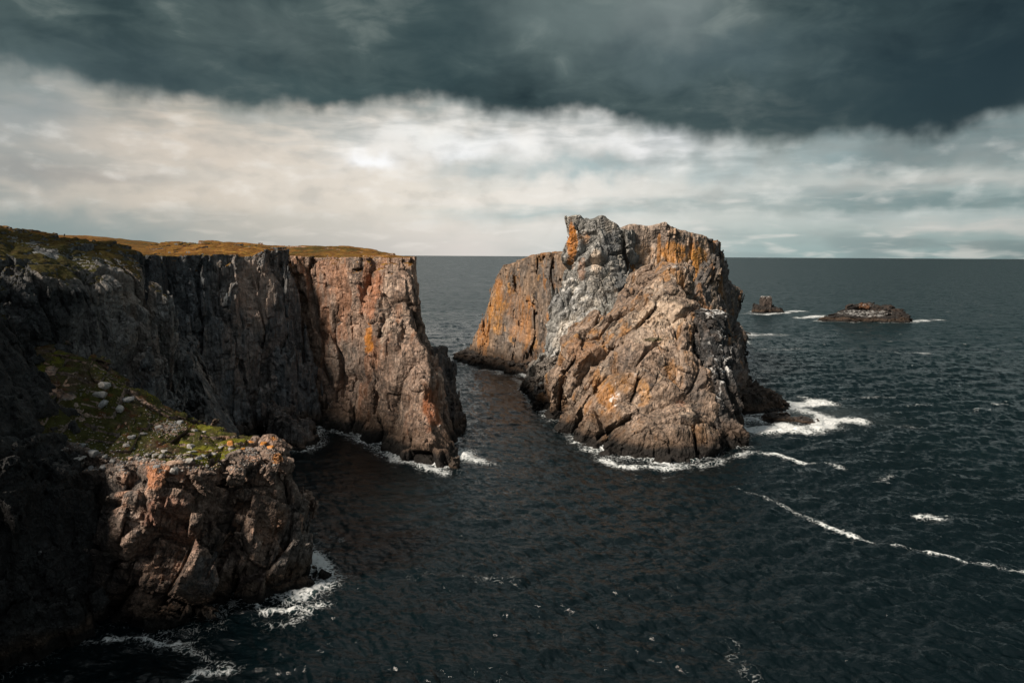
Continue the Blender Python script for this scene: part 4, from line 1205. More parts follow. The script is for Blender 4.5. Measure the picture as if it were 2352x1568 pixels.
def sample(tile, x, y, size):
    n = tile.shape[0]
    u = (x / size * n) % n
    v = (y / size * n) % n
    i, j = np.floor(u).astype(int), np.floor(v).astype(int)
    fu, fv = u - i, v - j
    i %= n
    j %= n
    i1, j1 = (i + 1) % n, (j + 1) % n
    return tile[i, j] * (1 - fu) * (1 - fv) + tile[i1, j] * fu * (1 - fv) + tile[i, j1] * (1 - fu) * fv + tile[i1, j1] * fu * fv


SEA_Z = 0.0
r = [56.0]
while r[-1] < 2600:
    r.append(r[-1] + max(0.22, r[-1] ** 2 / (50 * 683) * 0.75))
while r[-1] < 90000:
    r.append(r[-1] * 1.06)
r = np.array(r)
ang_ = np.radians(np.concatenate([np.linspace(-60, -43, 24), np.linspace(-42.9, 42.9, 820), np.linspace(43, 60, 24)]))
RR, AA = np.meshgrid(r, ang_, indexing='ij')
SX = (RR * np.sin(AA)).astype(np.float32)
SY = (RR * np.cos(AA)).astype(np.float32)
T1 = fft_tile(512, 190.0, 4.2, 1.85, 0.20, 4, 0.10)
T2 = fft_tile(512, 61.0, 2.3, 1.25, 0.11, 9, 0.04)
fade1 = 1 - sstep(RR, 900, 2400)
fade2 = 1 - sstep(RR, 260, 700)
cr1, sr1 = math.cos(0.3), math.sin(0.3)
XR, YR = SX * cr1 - SY * sr1, SX * sr1 + SY * cr1
# sheltered water between the cliffs
shel = 1 - 0.45 * np.exp(-(((SX + 40) / 40) ** 2 + ((SY - 150) / 70) ** 2))
H1 = sample(T1[0], SX, SY, 190.0)
SZ = shel * (H1 * fade1 + sample(T2[0], XR, YR, 61.0) * fade2)
OXs = shel * (sample(T1[1], SX, SY, 190.0) * fade1 + sample(T2[1], XR, YR, 61.0) * fade2) * 0.5
OYs = shel * (sample(T1[2], SX, SY, 190.0) * fade1 + sample(T2[2], XR, YR, 61.0) * fade2) * 0.5

# distance to every waterline
dist = np.full(SX.shape, 400.0, np.float32)
for k, rk in rocks.items():
    if k in ('islet_turret', 'near_land', 'moor'):
        continue
    F0, x0, y0, hh = rk.slice0
    nx, ny = F0.shape
    i = np.round((SX - x0) / hh).astype(int)
    j = np.round((SY - y0) / hh).astype(int)
    ok = (i >= 0) & (i < nx) & (j >= 0) & (j < ny)
    d = np.full(SX.shape, 400.0, np.float32)
    near = (SX > x0 - 70) & (SX < x0 + nx * hh + 70) & (SY > y0 - 70) & (SY < y0 + ny * hh + 70)
    lv = [pl for z, pl in rk.levels if z <= 0.5][-1]
    if near.any():
        d[near] = poly_sdf(lv, SX[near], SY[near])
    d[ok] = np.minimum(F0[i[ok], j[ok]], np.where(F0[i[ok], j[ok]] > 2.5, d[ok], 400))
    dist = np.minimum(dist, d)

# foam: surf along the rocks, stronger where the swell breaks, plus drifting patches
def wpatch(pts, width, k):
    """soft band along a world polyline"""
    out = np.zeros(WX.shape, np.float32)
    for (x0, y0), (x1, y1) in zip(pts[:-1], pts[1:]):
        ex, ey = x1 - x0, y1 - y0
        t = np.clip(((WX - x0) * ex + (WY - y0) * ey) / (ex * ex + ey * ey + 1e-6), 0, 1)
        d = np.hypot(WX - x0 - ex * t, WY - y0 - ey * t)
        out = np.maximum(out, k * np.exp(-(d / width) ** 2))
    return out


n_a = fbm(SX * 0.05, SY * 0.05, 0 * SX, 3, 601)
n_b = fbm(SX * 0.16, SY * 0.16, 0 * SX, 4, 602)
WX = SX + 2.2 * fbm(SX * 0.12, SY * 0.12, 0 * SX + 3, 3, 603)
WY = SY + 3.0 * fbm(SX * 0.12, SY * 0.12, 0 * SX + 9, 3, 604)
calm = np.exp(-(((SX + 58) / 16) ** 2 + ((SY - 88) / 30) ** 2)) * 0.9 + np.exp(-(((SX + 74) / 22) ** 2 + ((SY - 150) / 40) ** 2)) * 0.9
calm = np.clip(calm, 0, 1)
wdt = 2.2 + 2.2 * (n_a + 0.3)
foam = 0.92 * np.exp(-np.maximum(dist, 0) / np.maximum(wdt, 0.7)) * (0.75 + 0.9 * n_b + 0.3 * n_a) * (1 - 0.8 * calm)


def wp(px, py):
    return W(px, py)


PT = [
    ([wp(1700, 985), wp(1770, 985), wp(1850, 985), wp(1940, 970)], 5.0, 1.6),
    ([wp(1820, 932), wp(1890, 925)], 4.5, 1.4), ([wp(1880, 965), wp(1960, 965)], 4.5, 1.2),
    ([wp(1850, 945), wp(1900, 960)], 4.5, 1.5), ([wp(1720, 960), wp(1740, 965)], 3.0, 1.0),
    ([wp(1380, 1058), wp(1430, 1070), wp(1560, 1075), wp(1640, 1060), wp(1720, 1040)], 1.8, 0.92),
    ([wp(1720, 1040), wp(1800, 1052), wp(1860, 1064)], 1.2, 0.85), ([wp(1900, 1065), wp(1935, 1078)], 1.5, 0.65),
    ([wp(2015, 1100), wp(2045, 1095)], 1.3, 0.8), ([wp(2000, 1108), wp(2040, 1108)], 0.7, 0.75),
    ([wp(2115, 1190), wp(2180, 1200)], 1.5, 1.05), ([wp(2120, 1178), wp(2195, 1190)], 0.6, 0.8),
    ([wp(1690, 1125), wp(1750, 1140), wp(1830, 1185), wp(1900, 1212), wp(1990, 1235), wp(2080, 1258), wp(2180, 1278), wp(2260, 1300), wp(2360, 1318)], 0.75, 0.95),
    ([wp(1050, 1030), wp(1075, 1050), wp(1100, 1062)], 3.2, 0.95), ([wp(1040, 1015), wp(1065, 1020)], 2.2, 0.8),
    ([wp(1135, 1062), wp(1150, 1070)], 1.2, 0.5), ([wp(900, 1050), wp(960, 1075), wp(1020, 1085)], 2.0, 0.85),
    ([wp(760, 985), wp(830, 1005), wp(880, 1035)], 2.5, 0.62),
    ([wp(700, 1280), wp(735, 1305), wp(740, 1340), wp(700, 1360)], 3.0, 1.0), ([wp(740, 1345), wp(775, 1325)], 2.4, 0.75), ([wp(700, 1390), wp(740, 1400)], 2.0, 0.6),
    ([wp(550, 1385), wp(620, 1392), wp(690, 1390)], 1.0, 1.1), ([wp(600, 1415), wp(690, 1420), wp(720, 1400)], 1.6, 0.6),
    ([wp(240, 1475), wp(330, 1476), wp(460, 1472)], 0.8, 0.62), ([wp(420, 1490), wp(500, 1520), wp(560, 1535)], 1.5, 0.55),
    ([wp(455, 1560), wp(480, 1540), wp(560, 1545)], 1.0, 0.75), ([wp(480, 1500), wp(530, 1510)], 1.2, 0.45),
    ([wp(760, 1235), wp(790, 1245)], 1.1, 0.62), ([wp(700, 1225), wp(730, 1229)], 0.8, 0.55),
    ([wp(1060, 1330), wp(1180, 1335)], 1.6, 0.36), ([wp(960, 1310), wp(1020, 1325)], 1.5, 0.30),
    ([wp(1680, 1480), wp(1700, 1520), wp(1735, 1560)], 1.3, 0.32),
    ([wp(1720, 720), wp(1760, 722), wp(1840, 714)], 7.0, 1.0), ([wp(1840, 730), wp(1890, 725), wp(1900, 735)], 7.0, 1.2), ([wp(2085, 738), wp(2150, 735)], 7.0, 1.1), ([wp(1845, 716), wp(1880, 715)], 4, 0.5),
    ([wp(1715, 770), wp(1740, 770), wp(1790, 768)], 7.0, 0.8), ([wp(1760, 745), wp(1900, 757), wp(2060, 768)], 2.4, 0.50), ([wp(1725, 800), wp(1790, 803), wp(1850, 800)], 2.4, 0.62), ([wp(1990, 805), wp(2040, 808), wp(2130, 812)], 2.6, 0.75), ([wp(1860, 805), wp(1980, 805)], 2, 0.4),
    ([wp(1840, 912), wp(1900, 916)], 1.2, 0.6), ([wp(1930, 913), wp(2000, 916), wp(2060, 912)], 1.3, 0.6), ([wp(1960, 958), wp(2040, 975), wp(2120, 980)], 1.6, 0.4), ([wp(2225, 948), wp(2260, 940)], 1.4, 0.6), ([wp(2293, 930), wp(2315, 930)], 1.6, 0.6),
    ([wp(1060, 840), wp(1110, 850), wp(1190, 858)], 3.0, 0.95), ([wp(1060, 790), wp(1085, 788)], 3.5, 0.6), ([wp(1180, 868), wp(1205, 895)], 2.5, 0.6), ([wp(1215, 905), wp(1240, 925)], 2.5, 0.6), ([wp(1275, 988), wp(1335, 1000)], 1.5, 0.7),
    ([wp(1710, 840), wp(1740, 860)], 3.5, 0.6), ([wp(1720, 870), wp(1760, 880)], 3, 0.5), ([wp(960, 735), wp(1000, 735)], 5, 0.4), ([wp(1030, 860), wp(1060, 890)], 3, 0.4), ([wp(1040, 905), wp(1080, 930)], 4, 0.35),
    ([wp(690, 1015), wp(735, 1018)], 1.3, 0.62),
]
for pts, wd, k in PT:
    if len(pts) == 1:
        pts = pts * 2
    foam = np.maximum(foam, wpatch(pts, wd, k) * np.clip(0.80 + 0.95 * n_b, 0.3, 1.15))
# open-sea whitecaps on the highest crests
cap = sstep(H1 + 0.25 * n_a, 0.50, 0.62) * fade1 * sstep(SX, -35, 25) * sstep(RR, 150, 300) * 0.5
foam = np.maximum(foam, cap)
foam = np.clip(foam, 0, 1.12)
n_c = fbm(SX * 0.6, SY * 0.6, 0 * SX, 3, 605)
SZ = SZ + np.clip(foam - 0.45, 0, 1) * (0.35 + 1.3 * np.maximum(n_c, 0)) * (RR < 450)
SV = np.stack([SX + OXs, SY + OYs, SZ], -1).reshape(-1, 3).astype(np.float32)
nr_, na_ = SX.shape
ii = np.arange(nr_ * na_).reshape(nr_, na_)
SF = np.stack([ii[:-1, :-1], ii[1:, :-1], ii[1:, 1:], ii[:-1, 1:]], -1).reshape(-1, 4).astype(np.int32)[:, ::-1]

M_SEA = bpy.data.materials.new('sea_water')
M_SEA.use_nodes = True
t = NT(M_SEA.node_tree)
t.n.clear()
geo = t.node('ShaderNodeNewGeometry')
pos = geo.outputs['Position']
fa = t.node('ShaderNodeAttribute', attribute_name='foam').outputs['Fac']
# lace of the foam
nzc = t.node('ShaderNodeTexNoise')
t.put(nzc.inputs['Vector'], pos)
nzc.inputs['Scale'].default_value = 0.5
nzc.inputs['Detail'].default_value = 5
wv = t.node('ShaderNodeVectorMath', operation='MULTIPLY_ADD')
t.put(wv.inputs[0], nzc.outputs['Color'])
wv.inputs[1].default_value = (2.4, 2.4, 0)
t.put(wv.inputs[2], t.mapping(pos, scale=(1, 1, 0)))
vo = t.node('ShaderNodeTexVoronoi', feature='DISTANCE_TO_EDGE')
t.put(vo.inputs['Vector'], wv.outputs[0])
vo.inputs['Scale'].default_value = 1.1
lace = t.smooth(vo.outputs['Distance'], 0.0, 0.32, 1.0, 0.0)
vo2 = t.node('ShaderNodeTexVoronoi', feature='DISTANCE_TO_EDGE')
t.put(vo2.inputs['Vector'], wv.outputs[0])
vo2.inputs['Scale'].default_value = 2.8
lace2 = t.smooth(vo2.outputs['Distance'], 0.0, 0.32, 1.0, 0.0)
fn = t.noise(pos, 1.1, 7, 0.65, 0.5)
f = t.m('ADD', t.m('MULTIPLY', lace, 0.40), t.m('MULTIPLY', lace2, 0.28))
f = t.m('ADD', f, t.m('MULTIPLY', fn, 0.55))
fm = t.smooth(t.m('ADD', f, t.m('MULTIPLY', fa, 0.75)), 1.00, 1.50)
fm = t.m('MULTIPLY', fm, t.smooth(fa, 0.06, 0.22))
milky = t.smooth(t.m('ADD', t.m('MULTIPLY', fn, 0.4), fa), 0.55, 1.2)
bs = t.node('ShaderNodeBsdfPrincipled')
cdeep = t.mix(t.lin(t.node('ShaderNodeAttribute', attribute_name='wind').outputs['Fac'], 0.6, 1.7), (0.0016, 0.0055, 0.0072), (0.005, 0.016, 0.019))
mk = t.node('ShaderNodeAttribute', attribute_name='milk').outputs['Fac']
cdeep = t.mix(t.m('MULTIPLY', mk, t.lin(t.noise(t.mapping(pos, scale=(0.5, 1, 0)), 0.35, 5, 0.6), 0.25, 0.75, 0.45, 1.3)), cdeep, (0.062, 0.074, 0.076))
cdeep = t.mix(milky, cdeep, (0.040, 0.070, 0.073))
t.put(bs.inputs['Base Color'], t.mix(fm, cdeep, (0.66, 0.69, 0.69)))
t.put(bs.inputs['Roughness'], t.mix(fm, t.lin(t.node('ShaderNodeAttribute', attribute_name='wind').outputs['Fac'], 0.2, 1.7, 0.07, 0.32), (0.7, 0.7, 0.7)))
bs.inputs['IOR'].default_value = 1.333
wn1 = t.noise(t.mapping(pos, scale=(0.5, 1.5, 0), rot=(0, 0, 0.2)), 0.85, 6, 0.6, 0.3)
wn2 = t.noise(t.mapping(pos, scale=(0.5, 1.2, 0), rot=(0, 0, -0.2)), 0.09, 5, 0.6, 0.3)
wn3 = t.noise(t.mapping(pos, scale=(0.6, 1.3, 0), rot=(0, 0, 0.1)), 0.25, 5, 0.62, 0.3)
hh_ = t.m('ADD', t.m('MULTIPLY', wn1, 0.55), t.m('ADD', t.m('MULTIPLY', wn3, 0.9), t.m('MULTIPLY', wn2, 1.6)))
hh_ = t.m('ADD', hh_, t.m('MULTIPLY', fm, 0.12))
bp = t.node('ShaderNodeBump')
bp.inputs['Strength'].default_value = 0.6
bp.inputs['Distance'].default_value = 0.8
t.put(bp.inputs['Height'], hh_)
windy = t.node('ShaderNodeAttribute', attribute_name='wind').outputs['Fac']
slope = None
for sc_, k_, off in ((0.16, 0.65, 1.0), (0.5, 1.1, 4.0), (1.5, 1.1, 9.0), (3.6, 0.9, 13.0)):
    nn = t.node('ShaderNodeTexNoise')
    t.put(nn.inputs['Vector'], t.mapping(pos, scale=(0.45, 1.5, 0), rot=(0, 0, 0.12), loc=(off, off, 0)))
    nn.inputs['Scale'].default_value = sc_
    nn.inputs['Detail'].default_value = 2.0
    sb = t.node('ShaderNodeVectorMath', operation='SUBTRACT')
    t.put(sb.inputs[0], nn.outputs['Color'])
    sb.inputs[1].default_value = (0.5, 0.5, 0.5)
    ml = t.node('ShaderNodeVectorMath', operation='MULTIPLY')
    t.put(ml.inputs[0], sb.outputs[0])
    ml.inputs[1].default_value = (k_ * 0.4, k_, 0)
    cs = t.node('ShaderNodeVectorMath', operation='SCALE')
    t.put(cs.inputs[0], ml.outputs[0])
    t.put(cs.inputs[3], windy)
    ml = cs
    if slope is None:
        slope = ml.outputs[0]
    else:
        ad = t.node('ShaderNodeVectorMath', operation='ADD')
        t.put(ad.inputs[0], slope)
        t.put(ad.inputs[1], ml.outputs[0])
        slope = ad.outputs[0]
ad = t.node('ShaderNodeVectorMath', operation='ADD')
t.put(ad.inputs[0], bp.outputs[0])
t.put(ad.inputs[1], slope)
nm = t.node('ShaderNodeVectorMath', operation='NORMALIZE')
t.put(nm.inputs[0], ad.outputs[0])
t.put(bs.inputs['Normal'], nm.outputs[0])
out = t.node('ShaderNodeOutputMaterial')
t.l.new(bs.outputs[0], out.inputs[0])

milk = wpatch([wp(1720, 935), wp(1900, 950)], 14.0, 0.5).reshape(-1)
wind = 0.44 + 1.25 * sstep(RR, 240, 700) + 0.35 * sstep(SX, 60, 120) * sstep(RR, 120, 240)
wind = np.clip(wind * (1 + 0.25 * n_a), 0.25, 1.75).reshape(-1)
ff = foam.reshape(-1)
fface = ff[SF].max(1) > 0.52
v1, f1, a1, w1, k1 = compact(SV, SF[~fface], ff, wind, milk)
tag(mesh_object('sea', v1, f1, M_SEA, None, attrs={'foam': a1, 'wind': w1, 'milk': k1}), 'dark teal rippled sea', 'sea', kind='structure')
v1, f1, a1, w1, k1 = compact(SV, SF[fface], ff, wind, milk)
tag(mesh_object('sea_foam', v1, f1, M_SEA, None, attrs={'foam': a1, 'wind': w1, 'milk': k1}), 'white surf and drifting foam on the dark sea', 'foam', kind='stuff')
print('sea', len(SV), round(time.time() - T0, 1))
#SPLIT3
# ------------------------------------------------------------------ boulders, gravel, plants and gulls
import bmesh
import random
from mathutils.bvhtree import BVHTree

rng = random.Random(11)
bvh_cache = {}


def bvh(key):
    if key not in bvh_cache:
        rk = rocks[key]
        bvh_cache[key] = BVHTree.FromPolygons(rk.verts.tolist(), rk.faces.tolist())
    return bvh_cache[key]


def shoot(px, py, key):
    """point of a rock seen through a photograph position"""
    a, b = ray(px, py)
    return bvh(key).ray_cast(Vector((0, 0, CAM_H)), Vector((a, 1, b)).normalized())[:2]


def drop(x, y, key, z=80):
    return bvh(key).ray_cast(Vector((x, y, z)), Vector((0, 0, -1)))[:2]


def hull_mesh(name, mat, n, squash, tint, seed, subdiv=0.12):
    q = random.Random(seed)
    bm = bmesh.new()
    for _ in range(n):
        v = Vector((q.gauss(0, 1), q.gauss(0, 1), q.gauss(0, 1))).normalized()
        v = Vector([math.copysign(abs(c) ** 0.75, c) for c in v])
        s = q.uniform(0.42, 0.56)
        bm.verts.new((v.x * s, v.y * s * 0.8, v.z * s * squash))
    r = bmesh.ops.convex_hull(bm, input=bm.verts)
    bmesh.ops.delete(bm, geom=[g_ for g_ in r['geom_interior'] if isinstance(g_, bmesh.types.BMVert)], context='VERTS')
    bmesh.ops.dissolve_limit(bm, angle_limit=0.2, verts=bm.verts, edges=bm.edges)
    bmesh.ops.bevel(bm, geom=bm.edges[:], offset=0.028, segments=1, affect='EDGES')
    bmesh.ops.triangulate(bm, faces=bm.faces)
    me = bpy.data.meshes.new(name)
    bm.to_mesh(me)
    bm.free()
    at = me.attributes.new('Col', 'FLOAT_COLOR', 'POINT')
    for i, v in enumerate(me.vertices):
        k = 0.85 + 0.3 * q.random()
        c = tint
        if len(tint) > 3 and v.co.z > 0.05 * q.random():
            c = tint[3]
        at.data[i].color = (c[0] * k, c[1] * k, c[2] * k, 1)
    me.materials.append(mat)
    return me


PALE_T = (0.29, 0.28, 0.262)
GREY_T = (0.24, 0.245, 0.245)
WARM_T = (0.34, 0.235, 0.17)
LICH_T = (0.30, 0.25, 0.2, (0.46, 0.19, 0.04))
BM = {k: [hull_mesh('boulder', M_BOULDER, 22, sq, tint, sd + i * 5) for i in range(3)]
      for k, tint, sq, sd in (('pale', PALE_T, 0.75, 1), ('grey', GREY_T, 0.7, 40), ('warm', WARM_T, 0.7, 80), ('lichen', LICH_T, 0.65, 120), ('slab', PALE_T, 0.36, 160))}


def crop(x, y):
    return (250 + x / 2.352) * 2352 / 4096, (1400 + y / 2.352) * 2352 / 4096


BLD = [  # x, y, size in the enlarged view, kind, label (None: one of the small lookalikes)
    (390, 315, 92, 'pale', 'pale boulder highest on the mossy slope of the headland'),
    (350, 400, 88, 'pale', 'pale split boulder just below the highest one on the mossy slope'),
    (382, 485, 80, 'grey', 'grey block leaning below the two pale boulders on the mossy slope'),
    (525, 535, 80, 'pale', 'lone pointed pale boulder in the moss, midway up the slope'),
    (625, 445, 76, 'grey', 'grey boulder by the back edge of the mossy slope'),
    (750, 768, 70, 'slab', 'rounded whitish boulder in the moss left of the pebble patch'),
    (1210, 888, 66, 'pale', 'upper stone of the pale pair in the green plants of the headland'),
    (1217, 938, 76, 'slab', 'flat lower stone of the pale pair in the green plants'),
    (1580, 862, 84, 'lichen', 'large rounded boulder with an orange top, right of the green plants'),
    (1485, 898, 78, 'slab', 'flat white slab lying right of the green plants'),
    (1690, 918, 48, 'lichen', 'small orange topped stone in the gravel near the headland tip'),
    (1772, 850, 64, 'lichen', 'orange lichened stone at the back edge near the headland tip'),
    (1885, 868, 70, 'lichen', 'orange lichened boulder crowning the headland tip'),
    (1948, 905, 80, 'lichen', 'rightmost orange lichened boulder on the headland tip'),
    (1245, 738, 72, 'slab', 'low pale boulder on the back edge behind the green plants'),
    (1332, 760, 52, 'pale', 'small pale boulder on the back edge, right of the low one'),
    (1200, 1015, 60, 'pale', 'whitish boulder on the front rim below the pale pair'),
    (1025, 1050, 84, 'warm', 'large orange brown block on the front rim of the headland'),
    (1100, 1045, 76, 'warm', 'brown block touching the right side of the orange brown one'),
    (1052, 1108, 88, 'pale', 'pale block fallen just in front of the orange brown block'),
    (290, 950, 92, 'grey', 'broad grey boulder among rubble at the left end of the headland'),
    (150, 1005, 100, 'slab', 'tilted pale slab at the far left end of the headland rubble'),
    (388, 1082, 70, 'grey', 'grey block hanging on the left lip of the headland'),
    (645, 803, 54, 'grey', 'grey stone in yellow green plants left of the whitish boulder'),
    (605, 878, 54, 'pale', 'pale stone at the foot of the mossy slope'),
    (1100, 668, 70, 'grey', 'grey boulder on the back edge above the pebble patch'),
    (905, 705, 66, 'slab', 'flat pale slab at the left end of the pebble patch'),
    (1587, 912, 50, 'pale', None), (955, 935, 46, 'pale', None), (875, 970, 44, 'pale', None), (935, 978, 50, 'pale', None), (710, 1002, 48, 'pale', None), (640, 1000, 44, 'warm', None),
    (470, 1025, 46, 'pale', None), (395, 982, 44, 'pale', None), (270, 1092, 54, 'grey', None), (190, 875, 46, 'grey', None), (890, 1077, 48, 'grey', None), (800, 967, 40, 'pale', None), (1280, 1000, 46, 'grey', None), (1420, 960, 46, 'pale', None), (1330, 975, 42, 'grey', None),
]
used_mesh = set()


def place(me, loc, size, nrm, sink=0.42, stretch=1.0):
    o = bpy.data.objects.new('boulder', me)
    o.rotation_euler = (rng.uniform(-0.3, 0.3), rng.uniform(-0.3, 0.3), rng.uniform(0, 6.28))
    o.scale = (size * stretch, size, size)
    o.location = Vector(loc) + Vector((0, 0, size * (0.36 - sink) * 0.8))
    COL.objects.link(o)
    return o


for i, (x, y, s, kind, lab) in enumerate(BLD):
    px, py = crop(x, y)
    p, nn = shoot(px, py + 4, 'headland')
    if p is None:
        continue
    dd = (p - Vector((0, 0, CAM_H))).length
    if dd > 135:
        continue
    size = s * dd / 6423 * 1.12
    o = place(BM[kind][i % 3], p, size, nn, stretch=rng.uniform(1.0, 1.25))
    if lab:
        tag(o, lab, 'boulder', 'boulders on the mossy headland')
    else:
        tag(o, 'small stone lying loose along the front rim of the mossy headland', 'stone', 'small stones on the headland rim')
        o.name = 'stone'
HX = rocks['headland']
for i in range(80):
    for _ in range(20):
        u = rng.random()
        x = -60 + 25.5 * u
        y = 87.9 + 1.5 * max(0, (x + 46) / 4) + abs(rng.gauss(0, 2.6))
        if rng.random() < 0.25:
            x, y = rng.uniform(-62, -37), rng.uniform(87, 104)
        p, nn = drop(x, y, 'headland', 45)
        if p is not None and p.z > 19.5 and nn.z > 0.5:
            break
    else:
        continue
    o = place(BM[rng.choice(['pale', 'pale', 'grey', 'warm', 'slab'])][i % 3], p, rng.uniform(0.2, 0.46), nn, 0.36)
    o.name = 'stone'
    tag(o, 'small stone lying loose along the front rim of the mossy headland', 'stone', 'small stones on the headland rim')

# gravel: one mass of tiny stones
tiny = []
for kind in ('pale', 'grey', 'warm'):
    me = hull_mesh('tiny', M_BOULDER, 10, 0.6, {'pale': PALE_T, 'grey': GREY_T, 'warm': WARM_T}[kind], 300 + len(tiny))
    v = np.array([q.co[:] for q in me.vertices], np.float32)
    f = np.array([q.vertices[:] for q in me.polygons], np.int32)
    c = np.array([q.color[:3] for q in me.attributes['Col'].data], np.float32)
    tiny.append((v, f, c))
    bpy.data.meshes.remove(me)
gv, gf, gc, off = [], [], [], 0
for i in range(2600):
    m = rng.random()
    if m < 0.2:
        cpx, cpy = crop(rng.gauss(1000, 70), rng.gauss(728, 32))
        p, nn = shoot(cpx, cpy, 'headland')
    elif m < 0.35:
        p, nn = drop(rng.gauss(-37.5, 1.8), rng.gauss(97.0, 2.2), 'headland', 45)
    elif m < 0.85:
        x = -61 + 26 * rng.random()
        p, nn = drop(x, 87.9 + 1.5 * max(0, (x + 46) / 4) + abs(rng.gauss(0, 2.2)), 'headland', 45)
    else:
        p, nn = drop(rng.uniform(-64, -50), rng.uniform(86, 104), 'headland', 45)
    if p is None or p.z < 19.5 or nn.z < 0.5:
        continue
    v, f, c = tiny[i % 3]
    s = rng.uniform(0.12, 0.34)
    a = rng.uniform(0, 6.28)
    ca, sa = math.cos(a) * s, math.sin(a) * s
    q = np.stack([v[:, 0] * ca - v[:, 1] * sa + p.x, v[:, 0] * sa + v[:, 1] * ca + p.y, v[:, 2] * s + p.z + 0.12 * s], 1)
    gv.append(q)
    gf.append(f + off)
    gc.append(c * rng.uniform(0.75, 1.2))
    off += len(v)
tag(mesh_object('gravel', np.concatenate(gv), np.concatenate(gf), M_BOULDER, None, np.concatenate(gc), smooth=False),
    'pale loose gravel on the top of the mossy headland', 'gravel', kind='stuff')

# low plants: leaf tufts over the mossy ground
ctr = HX.verts[HX.faces].mean(1)
ok = turf_head(ctr, HX.FN)
idx = np.nonzero(ok)[0]
nrg = np.random.default_rng(5)
cn = fbm(ctr[idx][:, 0] * 0.8, ctr[idx][:, 1] * 0.8, ctr[idx][:, 2] * 0.8, 3, 710)
pick = nrg.choice(idx, size=15000, p=np.clip(cn + 0.45, 0.03, None) / np.clip(cn + 0.45, 0.03, None).sum())
B0 = ctr[pick]
nb = 4
ang2 = nrg.uniform(0, 2 * np.pi, (len(pick), nb))
ln = nrg.uniform(0.06, 0.20, (len(pick), nb)) * (0.7 + 0.6 * nrg.random((len(pick), 1)))
lean = nrg.uniform(0.3, 1.1, (len(pick), nb))
wd_ = ln * nrg.uniform(0.2, 0.4, (len(pick), nb))
base = B0[:, None, :] + np.stack([nrg.normal(0, .05, ang2.shape), nrg.normal(0, .05, ang2.shape), -0.02 + 0 * ang2], -1)
dirx = np.stack([np.cos(ang2) * np.sin(lean), np.sin(ang2) * np.sin(lean), np.cos(lean)], -1)
sidev = np.stack([-np.sin(ang2), np.cos(ang2), 0 * ang2], -1)
v0 = base - sidev * wd_[..., None] * 0.5
v1 = base + sidev * wd_[..., None] * 0.5
v2 = base + dirx * ln[..., None]
PV = np.stack([v0, v1, v2], 2).reshape(-1, 3).astype(np.float32)
PF = np.arange(len(PV), dtype=np.int32).reshape(-1, 3)
hue = fbm(B0[:, 0] * 0.5, B0[:, 1] * 0.5, B0[:, 2] * 0.5, 3, 711) + nrg.normal(0, 0.12, len(B0))
pc = np.tile(np.array((0.060, 0.070, 0.014), np.float32), (len(B0), 1))
pc = mixc(pc, (0.20, 0.19, 0.015), sstep(hue, 0.05, 0.35).astype(np.float32))
pc = mixc(pc, (0.11, 0.045, 0.02), sstep(-hue, 0.25, 0.5).astype(np.float32))
pc = pc * nrg.uniform(0.7, 1.3, (len(B0), 1))
M_LEAF = turf_material('low_leaves', bump=0.1, sc=3)
tag(mesh_object('low_plants', PV, PF, M_LEAF, None, np.repeat(pc, nb * 3, 0), smooth=False), 'yellow green low plants on the mossy headland', 'plants', kind='stuff')

# gulls
M_GW = plain_material('gull_white', (0.75, 0.75, 0.73))
M_GG = plain_material('gull_grey', (0.30, 0.31, 0.33))
M_GB = plain_material('gull_beak', (0.55, 0.30, 0.03))


def ellipsoid(bm, c, r, rot=0.0, seg=14):
    m = Matrix.Translation(c) @ Matrix.Rotation(rot, 4, 'Y') @ Matrix.Diagonal((r[0], r[1], r[2], 1))
    bmesh.ops.create_uvsphere(bm, u_segments=seg, v_segments=9, radius=1.0, matrix=m)


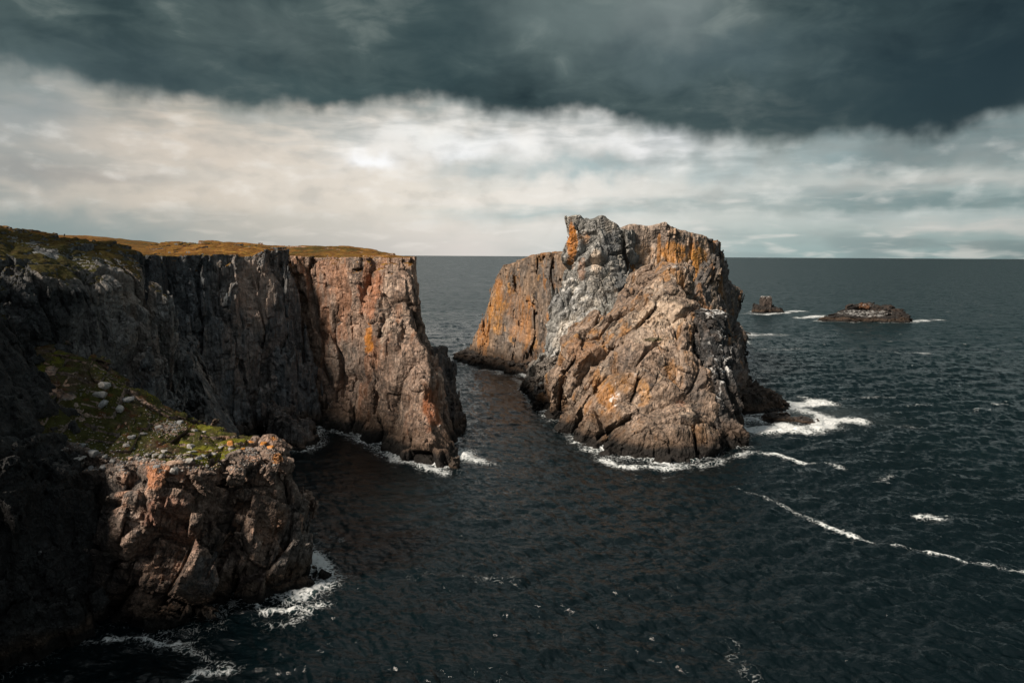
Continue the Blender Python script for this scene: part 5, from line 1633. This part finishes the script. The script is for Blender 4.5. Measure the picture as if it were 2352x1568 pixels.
def gull(loc, rz, label):
    g_ = tag(empty('gull', loc), label, 'gull', 'gulls resting on the rocks')
    g_.rotation_euler = (0, 0, rz)

    def part(name, mat, fn):
        bm = bmesh.new()
        fn(bm)
        me = bpy.data.meshes.new(name)
        bm.to_mesh(me)
        bm.free()
        for pg in me.polygons:
            pg.use_smooth = True
        me.materials.append(mat)
        o = bpy.data.objects.new(name, me)
        COL.objects.link(o)
        o.parent = g_

    def body(bm):
        # one continuous lofted body: tail, belly, breast, neck, head
        prof = [(-0.30, 0.20, 0.015, 0.03), (-0.20, 0.20, 0.05, 0.06), (-0.08, 0.19, 0.09, 0.10), (0.04, 0.20, 0.105, 0.11), (0.13, 0.235, 0.09, 0.095), (0.18, 0.29, 0.06, 0.06), (0.20, 0.345, 0.05, 0.05), (0.225, 0.385, 0.042, 0.042), (0.25, 0.40, 0.012, 0.012)]
        rings = []
        for x, z, a, b in prof:
            rings.append([bm.verts.new((x, a * math.cos(k * math.pi / 5), z + b * math.sin(k * math.pi / 5))) for k in range(10)])
        for r0, r1 in zip(rings[:-1], rings[1:]):
            for k in range(10):
                bm.faces.new((r0[k], r0[(k + 1) % 10], r1[(k + 1) % 10], r1[k]))
        bm.faces.new(rings[0][::-1])
        bm.faces.new(rings[-1])
    part('body', M_GW, body)
    for s in (-1, 1):
        part('wing', M_GG, lambda bm: ellipsoid(bm, (-0.09, s * 0.085, 0.235), (0.22, 0.025, 0.065), 0.12))
        part('leg', M_GB, lambda bm: bmesh.ops.create_cone(bm, segments=6, radius1=0.012, radius2=0.01, depth=0.14, cap_ends=True, matrix=Matrix.Translation((0.02, s * 0.04, 0.06))))
    part('beak', M_GB, lambda bm: bmesh.ops.create_cone(bm, segments=6, radius1=0.014, radius2=0.003, depth=0.07, cap_ends=True, matrix=Matrix.Translation((0.275, 0, 0.385)) @ Matrix.Rotation(1.57, 4, 'Y')))


for px, py, key, rz, lab in ((1572, 616, 'buttress', 2.6, 'white gull standing on the summit of the pale buttress'),
                             (994, 868, 'promontory', 0.4, 'white gull on the upper ledge of the promontory tip'),
                             (1010, 979, 'promontory', 1.2, 'white gull low on the reddish promontory tip, near the sea')):
    p, nn = shoot(px, py, key)
    if p is not None:
        gull(p - Vector((0, 0, 0.02)), rz, lab)
print('small things', round(time.time() - T0, 1))
